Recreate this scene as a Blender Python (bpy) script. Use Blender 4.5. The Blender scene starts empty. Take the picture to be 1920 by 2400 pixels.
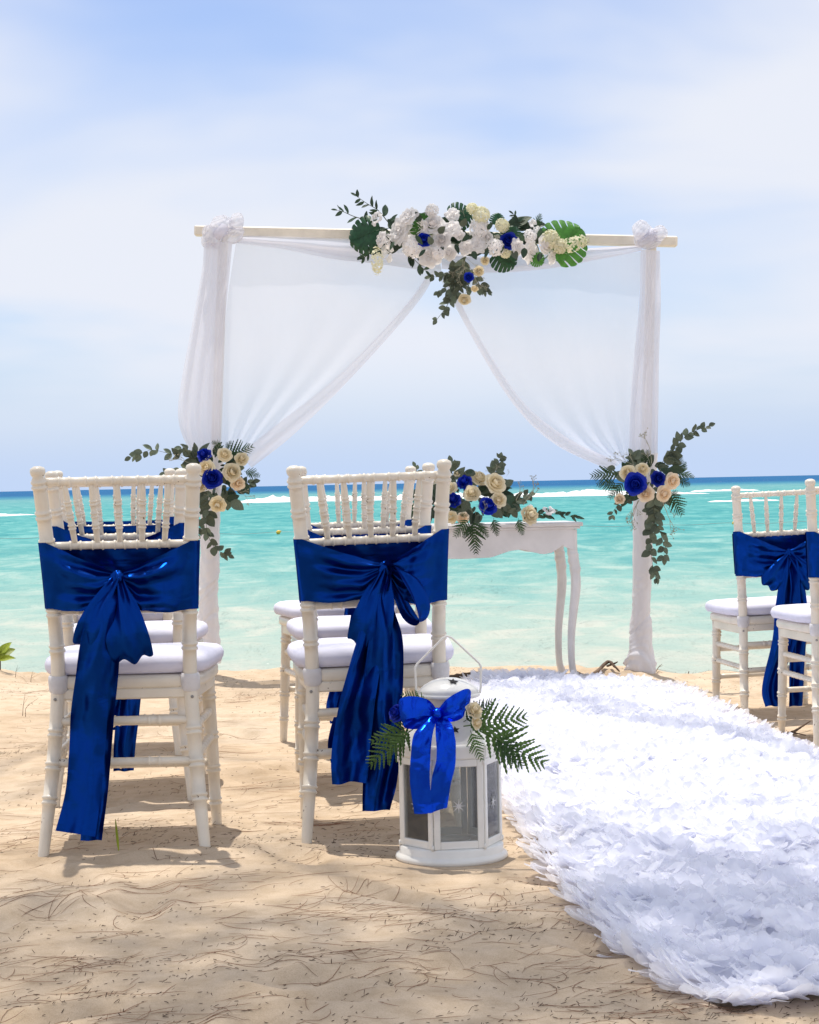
import bpy, math, random
import numpy as np
from mathutils import Vector, Matrix, Quaternion

scene = bpy.context.scene
COL = scene.collection
rng = random.Random(7)
NR = np.random.RandomState(11)

# ------------------------------------------------------------------ camera
FPX = 5000.0                      # focal length in photograph pixels (1920 wide)
CAM_Z = 0.87
ROLL = math.radians(-1.16)
PITCH = math.radians(-0.775)
cam_data = bpy.data.cameras.new('camera')
cam = bpy.data.objects.new('camera', cam_data)
COL.objects.link(cam)
cam_data.sensor_fit = 'HORIZONTAL'
cam_data.sensor_width = 24.0
cam_data.lens = FPX / 1920.0 * 24.0
cam_data.clip_start = 0.05
cam_data.clip_end = 40000.0
CAM_M = (Matrix.Translation((0, 0, CAM_Z)) @ Matrix.Rotation(math.radians(90) + PITCH, 4, 'X')
         @ Matrix.Rotation(ROLL, 4, 'Z'))
cam.matrix_world = CAM_M
scene.camera = cam

# ------------------------------------------------------------------ sky
SUN_EL = math.radians(76.0)
LIGHT_DIR = Vector((0.10, -0.23, -1.0)).normalized()      # the way the sunlight travels
world = bpy.data.worlds.new('World')
scene.world = world
world.use_nodes = True
wn = world.node_tree.nodes
wl = world.node_tree.links
wn.clear()
w_out = wn.new('ShaderNodeOutputWorld')
w_bg = wn.new('ShaderNodeBackground')
w_bg.inputs['Strength'].default_value = 0.11
sky = wn.new('ShaderNodeTexSky')
sky.sky_type = 'NISHITA'
sky.sun_disc = False
sky.sun_elevation = math.asin(-LIGHT_DIR.z)
sky.sun_rotation = math.atan2(-LIGHT_DIR.x, -LIGHT_DIR.y)
sky.altitude = 0
sky.air_density = 1.0
sky.dust_density = 0.6
sky.ozone_density = 2.0
tc = wn.new('ShaderNodeTexCoord')
sep = wn.new('ShaderNodeSeparateXYZ')
wl.new(tc.outputs['Generated'], sep.inputs[0])


def wmath(op, a, b=None, c=None, clamp=False):
    n = wn.new('ShaderNodeMath')
    n.operation = op
    n.use_clamp = clamp
    for i, v in enumerate((a, b, c)):
        if v is None:
            continue
        if isinstance(v, (int, float)):
            n.inputs[i].default_value = v
        else:
            wl.new(v, n.inputs[i])
    return n.outputs[0]


# thin high cloud: noise laid on a flat layer overhead (direction divided by height)
zc = wmath('ADD', wmath('MAXIMUM', sep.outputs['Z'], 0.0), 0.20)
cx_ = wmath('DIVIDE', sep.outputs['X'], zc)
cy_ = wmath('DIVIDE', sep.outputs['Y'], zc)
comb = wn.new('ShaderNodeCombineXYZ')
wl.new(cx_, comb.inputs[0])
wl.new(cy_, comb.inputs[1])
mp = wn.new('ShaderNodeMapping')
mp.inputs['Location'].default_value = (5.2, 0.27, 0.0)
mp.inputs['Rotation'].default_value = (0, 0, math.radians(14))
mp.inputs['Scale'].default_value = (0.95, 1.10, 1.0)
wl.new(comb.outputs[0], mp.inputs[0])
nz = wn.new('ShaderNodeTexNoise')
nz.inputs['Scale'].default_value = 0.9
nz.inputs['Detail'].default_value = 4.5
nz.inputs['Roughness'].default_value = 0.48
nz.inputs['Distortion'].default_value = 0.35
wl.new(mp.outputs[0], nz.inputs['Vector'])
ramp = wn.new('ShaderNodeValToRGB')
ramp.color_ramp.interpolation = 'EASE'
ramp.color_ramp.elements[0].position = 0.28
ramp.color_ramp.elements[0].color = (0.25, 0.25, 0.25, 1)
ramp.color_ramp.elements[1].position = 0.565
ramp.color_ramp.elements[1].color = (1, 1, 1, 1)
wl.new(nz.outputs['Fac'], ramp.inputs[0])
# sea haze veils the cloud near the horizon
hz = wn.new('ShaderNodeMapRange')
hz.interpolation_type = 'SMOOTHSTEP'
hz.inputs['From Min'].default_value = 0.0
hz.inputs['From Max'].default_value = 0.070
hz.inputs['To Min'].default_value = 0.0
hz.inputs['To Max'].default_value = 1.0
wl.new(sep.outputs['Z'], hz.inputs['Value'])
cmask = wmath('MULTIPLY', ramp.outputs[0], hz.outputs[0], clamp=True)
tint = wn.new('ShaderNodeMixRGB')
tint.blend_type = 'MULTIPLY'
tint.inputs[0].default_value = 1.0
tint.inputs[2].default_value = (0.70, 0.83, 1.10, 1)
wl.new(sky.outputs[0], tint.inputs[1])
cmix = wn.new('ShaderNodeMixRGB')
wl.new(cmask, cmix.inputs[0])
cmix.inputs[2].default_value = (5.9, 6.15, 6.8, 1)
# pale blue sea haze low over the horizon
hf = wn.new('ShaderNodeMapRange')
hf.interpolation_type = 'SMOOTHSTEP'
hf.inputs['From Min'].default_value = 0.0
hf.inputs['From Max'].default_value = 0.09
hf.inputs['To Min'].default_value = 0.97
hf.inputs['To Max'].default_value = 0.0
wl.new(sep.outputs['Z'], hf.inputs['Value'])
hmix = wn.new('ShaderNodeMixRGB')
wl.new(hf.outputs[0], hmix.inputs[0])
hmix.inputs[2].default_value = (4.0, 4.95, 6.75, 1)
wl.new(tint.outputs[0], hmix.inputs[1])
wl.new(hmix.outputs[0], cmix.inputs[1])
wl.new(cmix.outputs[0], w_bg.inputs['Color'])
wl.new(w_bg.outputs[0], w_out.inputs[0])

# ------------------------------------------------------------------ sun
sun_data = bpy.data.lights.new('sun', 'SUN')
sun_data.energy = 3.6
sun_data.angle = math.radians(0.53)
sun_data.color = (1.0, 0.935, 0.84)
sun = bpy.data.objects.new('sun', sun_data)
COL.objects.link(sun)
sun.rotation_euler = LIGHT_DIR.to_track_quat('-Z', 'Y').to_euler()
sun.location = (0, 0, 30)

# ------------------------------------------------------------------ exposure and render settings
scene.view_settings.view_transform = 'Standard'
scene.view_settings.look = 'None'
scene.view_settings.exposure = 0.35
scene.view_settings.gamma = 1.0
scene.view_settings.use_curve_mapping = False
scene.render.engine = 'CYCLES'
scene.cycles.max_bounces = 10
scene.cycles.diffuse_bounces = 8
scene.cycles.transparent_max_bounces = 16
scene.render.resolution_x = 819
scene.render.resolution_y = 1024


# ------------------------------------------------------------------ helpers
ROT3 = CAM_M.to_3x3()


def P(px, py, y):
    """World point at distance y in front of the camera seen at photograph pixel (px, py)."""
    d = ROT3 @ Vector(((px - 960.0) / FPX, (1200.0 - py) / FPX, -1.0))
    t = y / d.y
    return Vector((d.x * t, y, CAM_Z + d.z * t))


def smooth(a, b, x):
    t = np.clip((x - a) / (b - a), 0, 1)
    return t * t * (3 - 2 * t)


def noise2(x, y, seed=0):
    """Gradient noise on numpy arrays, roughly -0.7..0.7."""
    x = np.asarray(x, dtype=np.float64)
    y = np.asarray(y, dtype=np.float64)
    xi = np.floor(x).astype(np.int64)
    yi = np.floor(y).astype(np.int64)
    xf = x - xi
    yf = y - yi

    def g(ix, iy, dx, dy):
        h = (ix * 374761393 + iy * 668265263 + seed * 974711) & 0x7fffffff
        h = ((h ^ (h >> 13)) * 1274126177) & 0x7fffffff
        a = ((h ^ (h >> 16)) & 0xffff) / 65536.0 * 2 * np.pi
        return np.cos(a) * dx + np.sin(a) * dy
    u = xf * xf * xf * (xf * (xf * 6 - 15) + 10)
    v = yf * yf * yf * (yf * (yf * 6 - 15) + 10)
    a = g(xi, yi, xf, yf)
    b = g(xi + 1, yi, xf - 1, yf)
    c = g(xi, yi + 1, xf, yf - 1)
    d = g(xi + 1, yi + 1, xf - 1, yf - 1)
    return (a * (1 - u) + b * u) * (1 - v) + (c * (1 - u) + d * u) * v


_N1 = {}


def n1(x, seed=0):
    """Smooth one-dimensional noise, roughly -0.5..0.5."""
    t = _N1.get(seed)
    if t is None:
        rr = random.Random(seed * 7919 + 13)
        t = _N1[seed] = [rr.uniform(-1, 1) for _ in range(256)]
    i = math.floor(x)
    f = x - i
    a, b = t[i & 255], t[(i + 1) & 255]
    u = f * f * f * (f * (f * 6 - 15) + 10)
    return (a * f * (1 - u) + b * (f - 1) * u) * 1.0


def link_mesh(name, verts, faces, mat=None, parent=None, smooth_=True):
    me = bpy.data.meshes.new(name)
    me.from_pydata([tuple(v) for v in verts], [], faces)
    if smooth_:
        me.polygons.foreach_set('use_smooth', [True] * len(me.polygons))
    me.update()
    if mat is not None:
        me.materials.append(mat)
    o = bpy.data.objects.new(name, me)
    COL.objects.link(o)
    if parent is not None:
        o.parent = parent
    return o


class MB:
    """Collects shapes for ONE mesh object."""

    def __init__(self):
        self.v = []
        self.f = []

    def grid(self, rows, close_u=False, close_v=False):
        """rows: list of rows of points."""
        base = len(self.v)
        nu, nv = len(rows), len(rows[0])
        for r in rows:
            for p in r:
                self.v.append((p[0], p[1], p[2]))
        for i in range(nu if close_u else nu - 1):
            for j in range(nv if close_v else nv - 1):
                a = base + i * nv + j
                b = base + i * nv + (j + 1) % nv
                c = base + ((i + 1) % nu) * nv + (j + 1) % nv
                d = base + ((i + 1) % nu) * nv + j
                self.f.append((a, b, c, d))
        return base

    def tube(self, path, radii, n=10, caps=True, squash=1.0, ref=None):
        path = [Vector(p) for p in path]
        if not hasattr(radii, '__len__'):
            radii = [radii] * len(path)
        rows = []
        t0 = (path[1] - path[0]).normalized()
        if ref is None:
            ref = Vector((0, 1, 0)) if abs(t0.y) < 0.9 else Vector((1, 0, 0))
        ref = Vector(ref)
        s = t0.cross(ref).normalized()
        for i, p in enumerate(path):
            a = path[max(i - 1, 0)]
            b = path[min(i + 1, len(path) - 1)]
            t = (b - a)
            t = t.normalized() if t.length > 1e-9 else t0
            s = (s - t * s.dot(t)).normalized()
            q = t.cross(s)
            r = radii[i]
            rows.append([p + s * (math.cos(k * 2 * math.pi / n) * r) + q * (math.sin(k * 2 * math.pi / n) * r * squash)
                         for k in range(n)])
        base = self.grid(rows, close_v=True)
        if caps:
            self.f.append(tuple(base + k for k in range(n))[::-1])
            e = base + (len(rows) - 1) * n
            self.f.append(tuple(e + k for k in range(n)))

    def box(self, c, size, bev=0.0, M=None):
        """Box with chamfered edges."""
        sx, sy, sz = (s / 2 for s in size)
        b = min(bev, sx * 0.9, sy * 0.9, sz * 0.9)
        pts = []
        base = len(self.v)
        if b <= 0:
            for x in (-1, 1):
                for y in (-1, 1):
                    for z in (-1, 1):
                        pts.append(Vector((x * sx, y * sy, z * sz)))
            fs = [(0, 1, 3, 2), (4, 6, 7, 5), (0, 4, 5, 1), (2, 3, 7, 6), (0, 2, 6, 4), (1, 5, 7, 3)]
        else:
            idx = {}
            for x in (-1, 1):
                for y in (-1, 1):
                    for z in (-1, 1):
                        idx[(x, y, z, 0)] = len(pts)
                        pts.append(Vector((x * sx, y * (sy - b), z * (sz - b))))
                        idx[(x, y, z, 1)] = len(pts)
                        pts.append(Vector((x * (sx - b), y * sy, z * (sz - b))))
                        idx[(x, y, z, 2)] = len(pts)
                        pts.append(Vector((x * (sx - b), y * (sy - b), z * sz)))
            fs = []
            for x in (-1, 1):
                fs.append([idx[(x, y, z, 0)] for y, z in ((-1, -1), (1, -1), (1, 1), (-1, 1))])
                fs.append([idx[(y, x, z, 1)] for y, z in ((-1, -1), (1, -1), (1, 1), (-1, 1))])
                fs.append([idx[(y, z, x, 2)] for y, z in ((-1, -1), (1, -1), (1, 1), (-1, 1))])
                for y in (-1, 1):
                    fs.append([idx[(x, y, -1, 0)], idx[(x, y, 1, 0)], idx[(x, y, 1, 1)], idx[(x, y, -1, 1)]])
                    fs.append([idx[(x, -1, y, 0)], idx[(x, 1, y, 0)], idx[(x, 1, y, 2)], idx[(x, -1, y, 2)]])
                    fs.append([idx[(-1, x, y, 1)], idx[(1, x, y, 1)], idx[(1, x, y, 2)], idx[(-1, x, y, 2)]])
                    for z in (-1, 1):
                        fs.append([idx[(x, y, z, k)] for k in range(3)])
            cen = Vector((0, 0, 0))
            out = []
            for f in fs:
                n = (pts[f[1]] - pts[f[0]]).cross(pts[f[2]] - pts[f[0]])
                m = sum((pts[i] for i in f), Vector()) / len(f)
                out.append(tuple(f) if n.dot(m - cen) > 0 else tuple(reversed(f)))
            fs = out
        for p in pts:
            q = p + Vector(c)
            if M is not None:
                q = M @ q
            self.v.append(tuple(q))
        for f in fs:
            self.f.append(tuple(base + i for i in f))

    def lathe(self, prof, n=24, c=(0, 0, 0), ang0=0.0):
        """prof: list of (r, z)."""
        rows = []
        for r, z in prof:
            rows.append([(c[0] + r * math.cos(ang0 + k * 2 * math.pi / n), c[1] + r * math.sin(ang0 + k * 2 * math.pi / n), c[2] + z)
                         for k in range(n)])
        self.grid(rows, close_v=True)

    def build(self, name, mat=None, parent=None, smooth_=True):
        return link_mesh(name, self.v, self.f, mat, parent, smooth_)


def empty(name, loc=(0, 0, 0), rz=0.0):
    o = bpy.data.objects.new(name, None)
    o.empty_display_size = 0.1
    o.location = loc
    o.rotation_euler = (0, 0, rz)
    COL.objects.link(o)
    return o


def tag(o, label, cat, group=None):
    o['label'] = label
    o['category'] = cat
    if group:
        o['group'] = group
    return o


def put(o, parent, M):
    """Give a part of an unrotated thing its world matrix."""
    o.parent = parent
    root = parent
    while root.parent:
        root = root.parent
    o.matrix_basis = Matrix.Translation(-root.location) @ M
    return o


def inst(name, me, parent, M):
    o = bpy.data.objects.new(name, me)
    COL.objects.link(o)
    return put(o, parent, M)


def copy_tree(o, parent=None):
    c = o.copy()
    COL.objects.link(c)
    c.parent = parent
    for ch in list(o.children):
        copy_tree(ch, c)
    return c


def catmull(pts, n):
    """n+1 points on a Catmull-Rom curve through pts (tuples of any length)."""
    A = [np.array(p, dtype=float) for p in pts]
    A = [2 * A[0] - A[1]] + A + [2 * A[-1] - A[-2]]
    segs = len(A) - 3
    out = []
    for i in range(n + 1):
        t = i / n * segs
        k = min(int(t), segs - 1)
        u = t - k
        p0, p1, p2, p3 = A[k:k + 4]
        out.append(0.5 * ((2 * p1) + (-p0 + p2) * u + (2 * p0 - 5 * p1 + 4 * p2 - p3) * u * u
                          + (-p0 + 3 * p1 - 3 * p2 + p3) * u ** 3))
    return out


def basis_between(base, tip, normal, scale=None):
    """Matrix whose +Y runs from base to tip and whose +Z leans to normal; unit shape is 1 long."""
    base = Vector(base)
    y = Vector(tip) - base
    L = y.length if scale is None else scale
    y.normalize()
    z = Vector(normal)
    z = z - y * z.dot(y)
    if z.length < 1e-5:
        z = Vector((0.3, -1, 0.2)) - y * Vector((0.3, -1, 0.2)).dot(y)
    z.normalize()
    x = y.cross(z)
    M = Matrix(((x.x, y.x, z.x, 0), (x.y, y.y, z.y, 0), (x.z, y.z, z.z, 0), (0, 0, 0, 1)))
    return Matrix.Translation(base) @ M @ Matrix.Scale(L, 4)


def rvec(s=1.0):
    return Vector((rng.uniform(-s, s), rng.uniform(-s, s), rng.uniform(-s, s)))


# ------------------------------------------------------------------ materials
def new_mat(name):
    m = bpy.data.materials.new(name)
    m.use_nodes = True
    nt = m.node_tree
    return m, nt.nodes, nt.links, nt.nodes['Principled BSDF'], nt.nodes['Material Output']


def node_noise(N, L, scale, detail=4, rough=0.55, vec='Object', mapping=None, dist=0.0):
    t = N.new('ShaderNodeTexCoord')
    src = t.outputs[vec]
    if mapping:
        mpn = N.new('ShaderNodeMapping')
        mpn.inputs['Scale'].default_value = mapping
        L.new(src, mpn.inputs[0])
        src = mpn.outputs[0]
    n = N.new('ShaderNodeTexNoise')
    n.inputs['Scale'].default_value = scale
    n.inputs['Detail'].default_value = detail
    n.inputs['Roughness'].default_value = rough
    n.inputs['Distortion'].default_value = dist
    L.new(src, n.inputs['Vector'])
    return n.outputs['Fac']


def ramp_node(N, L, fac, stops, interp='LINEAR'):
    r = N.new('ShaderNodeValToRGB')
    r.color_ramp.interpolation = interp
    els = r.color_ramp.elements
    while len(els) < len(stops):
        els.new(0.5)
    for e, (p, c) in zip(els, stops):
        e.position = p
        e.color = (c[0], c[1], c[2], 1)
    L.new(fac, r.inputs[0])
    return r.outputs[0]


def add_bump(N, L, bsdf, height, strength, dist):
    b = N.new('ShaderNodeBump')
    b.inputs['Strength'].default_value = strength
    b.inputs['Distance'].default_value = dist
    L.new(height, b.inputs['Height'])
    L.new(b.outputs[0], bsdf.inputs['Normal'])
    return b


def paint(name, c, rough=0.35, wear=0.06, scale=9.0, spec=0.5, chips=True):
    m, N, L, B, O = new_mat(name)
    f = node_noise(N, L, scale, 5)
    lo = tuple(x * (1 - wear * 2) for x in c)
    hi = tuple(min(1, x * (1 + wear)) for x in c)
    base = ramp_node(N, L, f, [(0.3, lo), (0.65, hi)])
    if chips:
        f2 = node_noise(N, L, 55.0, 3, 0.6)
        chip = ramp_node(N, L, f2, [(0.705, (0, 0, 0)), (0.725, (1, 1, 1))])
        mx = N.new('ShaderNodeMixRGB')
        L.new(chip, mx.inputs[0])
        L.new(base, mx.inputs[1])
        mx.inputs[2].default_value = (0.16, 0.11, 0.07, 1)
        base = mx.outputs[0]
    L.new(base, B.inputs['Base Color'])
    B.inputs['Roughness'].default_value = rough
    B.inputs['Specular IOR Level'].default_value = spec
    f3 = node_noise(N, L, 90.0, 3)
    add_bump(N, L, B, f3, 0.12, 0.002)
    return m


def thin(name, c, var=0.2, trans=0.35, rough=0.55, spec=0.3, scale=20.0, rand=0.12, tcol=None, bump=0.25, clear=0.0):
    """Leaf, petal or cloth: scatters, glows a little when lit from behind."""
    m, N, L, B, O = new_mat(name)
    f = node_noise(N, L, scale, 4)
    lo = tuple(x * (1 - var) for x in c)
    hi = tuple(min(1, x * (1 + var)) for x in c)
    base = ramp_node(N, L, f, [(0.32, lo), (0.68, hi)])
    oi = N.new('ShaderNodeObjectInfo')
    hsv = N.new('ShaderNodeHueSaturation')
    mr = N.new('ShaderNodeMapRange')
    mr.inputs['To Min'].default_value = 1 - rand * 2
    mr.inputs['To Max'].default_value = 1 + rand * 2
    L.new(oi.outputs['Random'], mr.inputs['Value'])
    L.new(mr.outputs[0], hsv.inputs['Value'])
    L.new(base, hsv.inputs['Color'])
    L.new(hsv.outputs[0], B.inputs['Base Color'])
    B.inputs['Roughness'].default_value = rough
    B.inputs['Specular IOR Level'].default_value = spec
    if bump:
        f3 = node_noise(N, L, scale * 2.5, 3)
        add_bump(N, L, B, f3, bump, 0.004)
    T = N.new('ShaderNodeBsdfTranslucent')
    if tcol is None:
        L.new(hsv.outputs[0], T.inputs[0])
    else:
        T.inputs[0].default_value = (*tcol, 1)
    mix = N.new('ShaderNodeMixShader')
    mix.inputs[0].default_value = trans
    L.new(B.outputs[0], mix.inputs[1])
    L.new(T.outputs[0], mix.inputs[2])
    L.new(mix.outputs[0], O.inputs[0])
    if clear:                       # see-through gauze
        X = N.new('ShaderNodeBsdfTransparent')
        mx = N.new('ShaderNodeMixShader')
        mx.inputs[0].default_value = clear
        L.new(mix.outputs[0], mx.inputs[1])
        L.new(X.outputs[0], mx.inputs[2])
        L.new(mx.outputs[0], O.inputs[0])
    return m


def satin(name, c, hi, rough=0.34, crumple=0.35, scale=14.0, gloss=0.5):
    m, N, L, B, O = new_mat(name)
    B.inputs['Base Color'].default_value = (*c, 1)
    B.inputs['Roughness'].default_value = 0.6
    B.inputs['Specular IOR Level'].default_value = 0.02
    G = N.new('ShaderNodeBsdfAnisotropic') if hasattr(bpy.types, 'ShaderNodeBsdfAnisotropic') else N.new('ShaderNodeBsdfGlossy')
    G.inputs['Color'].default_value = (*hi, 1)
    G.inputs['Roughness'].default_value = rough
    f = node_noise(N, L, scale, 2, 0.45, mapping=(1.6, 1.6, 1.0), dist=0.6)
    f2 = node_noise(N, L, scale * 4.0, 2, 0.5, mapping=(0.7, 1.0, 1.6), dist=0.8)
    ad = N.new('ShaderNodeMath')
    ad.operation = 'MULTIPLY_ADD'
    L.new(f2, ad.inputs[0])
    ad.inputs[1].default_value = 0.055
    L.new(f, ad.inputs[2])
    b = add_bump(N, L, B, ad.outputs[0], crumple, 0.12)
    L.new(b.outputs[0], G.inputs['Normal'])
    mix = N.new('ShaderNodeMixShader')
    mix.inputs[0].default_value = gloss
    L.new(B.outputs[0], mix.inputs[1])
    L.new(G.outputs[0], mix.inputs[2])
    L.new(mix.outputs[0], O.inputs[0])
    return m


def sheer(name, c, opacity, tr=0.5, scale=12.0):
    m, N, L, B, O = new_mat(name)
    N.remove(B)
    D = N.new('ShaderNodeBsdfDiffuse')
    D.inputs[0].default_value = (*c, 1)
    T = N.new('ShaderNodeBsdfTranslucent')
    T.inputs[0].default_value = (*c, 1)
    X = N.new('ShaderNodeBsdfTransparent')
    a = N.new('ShaderNodeMixShader')
    a.inputs[0].default_value = tr
    L.new(D.outputs[0], a.inputs[1])
    L.new(T.outputs[0], a.inputs[2])
    f = node_noise(N, L, scale, 4, 0.5, mapping=(1.0, 1.0, 0.3))
    mr = N.new('ShaderNodeMapRange')
    mr.inputs['From Min'].default_value = 0.25
    mr.inputs['From Max'].default_value = 0.75
    mr.inputs['To Min'].default_value = opacity * 0.86
    mr.inputs['To Max'].default_value = min(1.0, opacity * 1.14)
    L.new(f, mr.inputs['Value'])
    mix = N.new('ShaderNodeMixShader')
    L.new(mr.outputs[0], mix.inputs[0])
    L.new(X.outputs[0], mix.inputs[1])
    L.new(a.outputs[0], mix.inputs[2])
    L.new(mix.outputs[0], O.inputs[0])
    return m


def sand_material():
    m, N, L, B, O = new_mat('sand')
    big = node_noise(N, L, 0.9, 5, 0.6)
    mid = node_noise(N, L, 14.0, 6, 0.65)
    fine = node_noise(N, L, 420.0, 4, 0.7)
    base = ramp_node(N, L, big, [(0.3, (0.51, 0.395, 0.278)), (0.55, (0.58, 0.466, 0.345)), (0.75, (0.62, 0.52, 0.405))])
    m2 = ramp_node(N, L, mid, [(0.3, (0.80, 0.77, 0.72)), (0.6, (1, 1, 1)), (0.8, (1.06, 1.05, 1.03))])
    m3 = ramp_node(N, L, fine, [(0.25, (0.74, 0.70, 0.65)), (0.5, (1, 1, 1)), (0.78, (1.13, 1.13, 1.14))])
    a = N.new('ShaderNodeMixRGB')
    a.blend_type = 'MULTIPLY'
    a.inputs[0].default_value = 1
    L.new(base, a.inputs[1])
    L.new(m2, a.inputs[2])
    b = N.new('ShaderNodeMixRGB')
    b.blend_type = 'MULTIPLY'
    b.inputs[0].default_value = 0.8
    L.new(a.outputs[0], b.inputs[1])
    L.new(m3, b.inputs[2])
    L.new(b.outputs[0], B.inputs['Base Color'])
    B.inputs['Roughness'].default_value = 0.95
    B.inputs['Specular IOR Level'].default_value = 0.12
    ad = N.new('ShaderNodeMath')
    ad.operation = 'MULTIPLY_ADD'
    L.new(fine, ad.inputs[0])
    ad.inputs[1].default_value = 0.10
    L.new(mid, ad.inputs[2])
    g2 = node_noise(N, L, 55.0, 5, 0.65)
    ad2 = N.new('ShaderNodeMath')
    ad2.operation = 'MULTIPLY_ADD'
    L.new(g2, ad2.inputs[0])
    ad2.inputs[1].default_value = 0.22
    L.new(ad.outputs[0], ad2.inputs[2])
    add_bump(N, L, B, ad2.outputs[0], 0.42, 0.016)
    return m


def water_material():
    m, N, L, B, O = new_mat('sea_water')
    g = N.new('ShaderNodeNewGeometry')
    sp = N.new('ShaderNodeSeparateXYZ')
    L.new(g.outputs['Position'], sp.inputs[0])
    # depth of the water grows away from the beach: pale over sand, turquoise, then deep blue
    wob = node_noise(N, L, 0.05, 4, 0.6, mapping=(0.35, 1.0, 1.0))
    lg = N.new('ShaderNodeMath')
    lg.operation = 'LOGARITHM'
    lg.inputs[1].default_value = 10.0
    L.new(sp.outputs['Y'], lg.inputs[0])
    w2 = N.new('ShaderNodeMath')
    w2.operation = 'MULTIPLY_ADD'
    L.new(wob, w2.inputs[0])
    w2.inputs[1].default_value = 0.14
    L.new(lg.outputs[0], w2.inputs[2])
    mr = N.new('ShaderNodeMapRange')
    mr.inputs['From Min'].default_value = 1.0 + 0.07
    mr.inputs['From Max'].default_value = 3.4 + 0.07
    L.new(w2.outputs[0], mr.inputs['Value'])

    def pos(d):
        return (math.log10(d) - 1.0) / 2.4
    col = ramp_node(N, L, mr.outputs[0], [
        (pos(14), (0.375, 0.425, 0.370)),
        (pos(18), (0.350, 0.425, 0.372)),
        (pos(23), (0.295, 0.412, 0.366)),
        (pos(32), (0.190, 0.370, 0.340)),
        (pos(60), (0.084, 0.312, 0.306)),
        (pos(130), (0.072, 0.300, 0.298)),
        (pos(300), (0.110, 0.300, 0.310)),
        (pos(430), (0.030, 0.180, 0.280)),
        (pos(600), (0.006, 0.095, 0.235)),
    ])
    # ripple streaks: wave shading painted into the colour, darker and paler
    r1 = node_noise(N, L, 1.5, 6, 0.68, mapping=(0.75, 0.36, 1.0), dist=0.5)
    st = ramp_node(N, L, r1, [(0.36, (0.52, 0.82, 0.88)), (0.5, (1, 1, 1)), (0.64, (1.9, 1.28, 1.25))])
    mu = N.new('ShaderNodeMixRGB')
    mu.blend_type = 'MULTIPLY'
    mu.inputs[0].default_value = 0.9
    L.new(col, mu.inputs[1])
    L.new(st, mu.inputs[2])
    r5 = node_noise(N, L, 0.16, 5, 0.62, mapping=(0.8, 0.55, 1.0), dist=0.6)
    st5 = ramp_node(N, L, r5, [(0.36, (0.64, 0.86, 0.90)), (0.5, (1, 1, 1)), (0.64, (1.5, 1.15, 1.12))])
    mu5 = N.new('ShaderNodeMixRGB')
    mu5.blend_type = 'MULTIPLY'
    # the painted streaks fade out towards the shore
    sh = N.new('ShaderNodeMapRange')
    sh.inputs['From Min'].default_value = 14
    sh.inputs['From Max'].default_value = 45
    sh.inputs['To Min'].default_value = 0.22
    sh.inputs['To Max'].default_value = 0.9
    L.new(sp.outputs['Y'], sh.inputs['Value'])
    L.new(sh.outputs[0], mu.inputs[0])
    sh5 = N.new('ShaderNodeMath')
    sh5.operation = 'MULTIPLY'
    L.new(sh.outputs[0], sh5.inputs[0])
    sh5.inputs[1].default_value = 0.6
    L.new(sh5.outputs[0], mu5.inputs[0])
    L.new(mu.outputs[0], mu5.inputs[1])
    L.new(st5, mu5.inputs[2])
    # scattered scraps of foam out on the reef
    r6 = node_noise(N, L, 0.30, 5, 0.62, mapping=(0.35, 0.5, 1.0), dist=0.3)
    fo = ramp_node(N, L, r6, [(0.685, (0, 0, 0)), (0.72, (1, 1, 1))])
    zone = N.new('ShaderNodeMapRange')
    zone.inputs['From Min'].default_value = 55
    zone.inputs['From Max'].default_value = 150
    L.new(sp.outputs['Y'], zone.inputs['Value'])
    fz = N.new('ShaderNodeMath')
    fz.operation = 'MULTIPLY'
    L.new(fo, fz.inputs[0])
    L.new(zone.outputs[0], fz.inputs[1])
    mu6 = N.new('ShaderNodeMixRGB')
    L.new(fz.outputs[0], mu6.inputs[0])
    L.new(mu5.outputs[0], mu6.inputs[1])
    mu6.inputs[2].default_value = (0.7, 0.74, 0.74, 1)
    N.remove(B)
    B = N.new('ShaderNodeBsdfDiffuse')
    L.new(mu6.outputs[0], B.inputs['Color'])
    G = N.new('ShaderNodeBsdfGlossy')
    G.inputs['Roughness'].default_value = 0.16
    mix = N.new('ShaderNodeMixShader')
    mix.inputs[0].default_value = 0.10
    L.new(B.outputs[0], mix.inputs[1])
    L.new(G.outputs[0], mix.inputs[2])
    L.new(mix.outputs[0], O.inputs[0])
    r2 = node_noise(N, L, 1.5, 5, 0.6, mapping=(0.8, 0.5, 1.0), dist=0.3)
    r3 = node_noise(N, L, 5.0, 3, 0.6, mapping=(0.9, 0.6, 1.0))
    ad = N.new('ShaderNodeMath')
    ad.operation = 'MULTIPLY_ADD'
    L.new(r3, ad.inputs[0])
    ad.inputs[1].default_value = 0.18
    L.new(r2, ad.inputs[2])
    bn = add_bump(N, L, B, ad.outputs[0], 0.9, 0.30)
    L.new(bn.outputs[0], G.inputs['Normal'])
    return m


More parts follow.
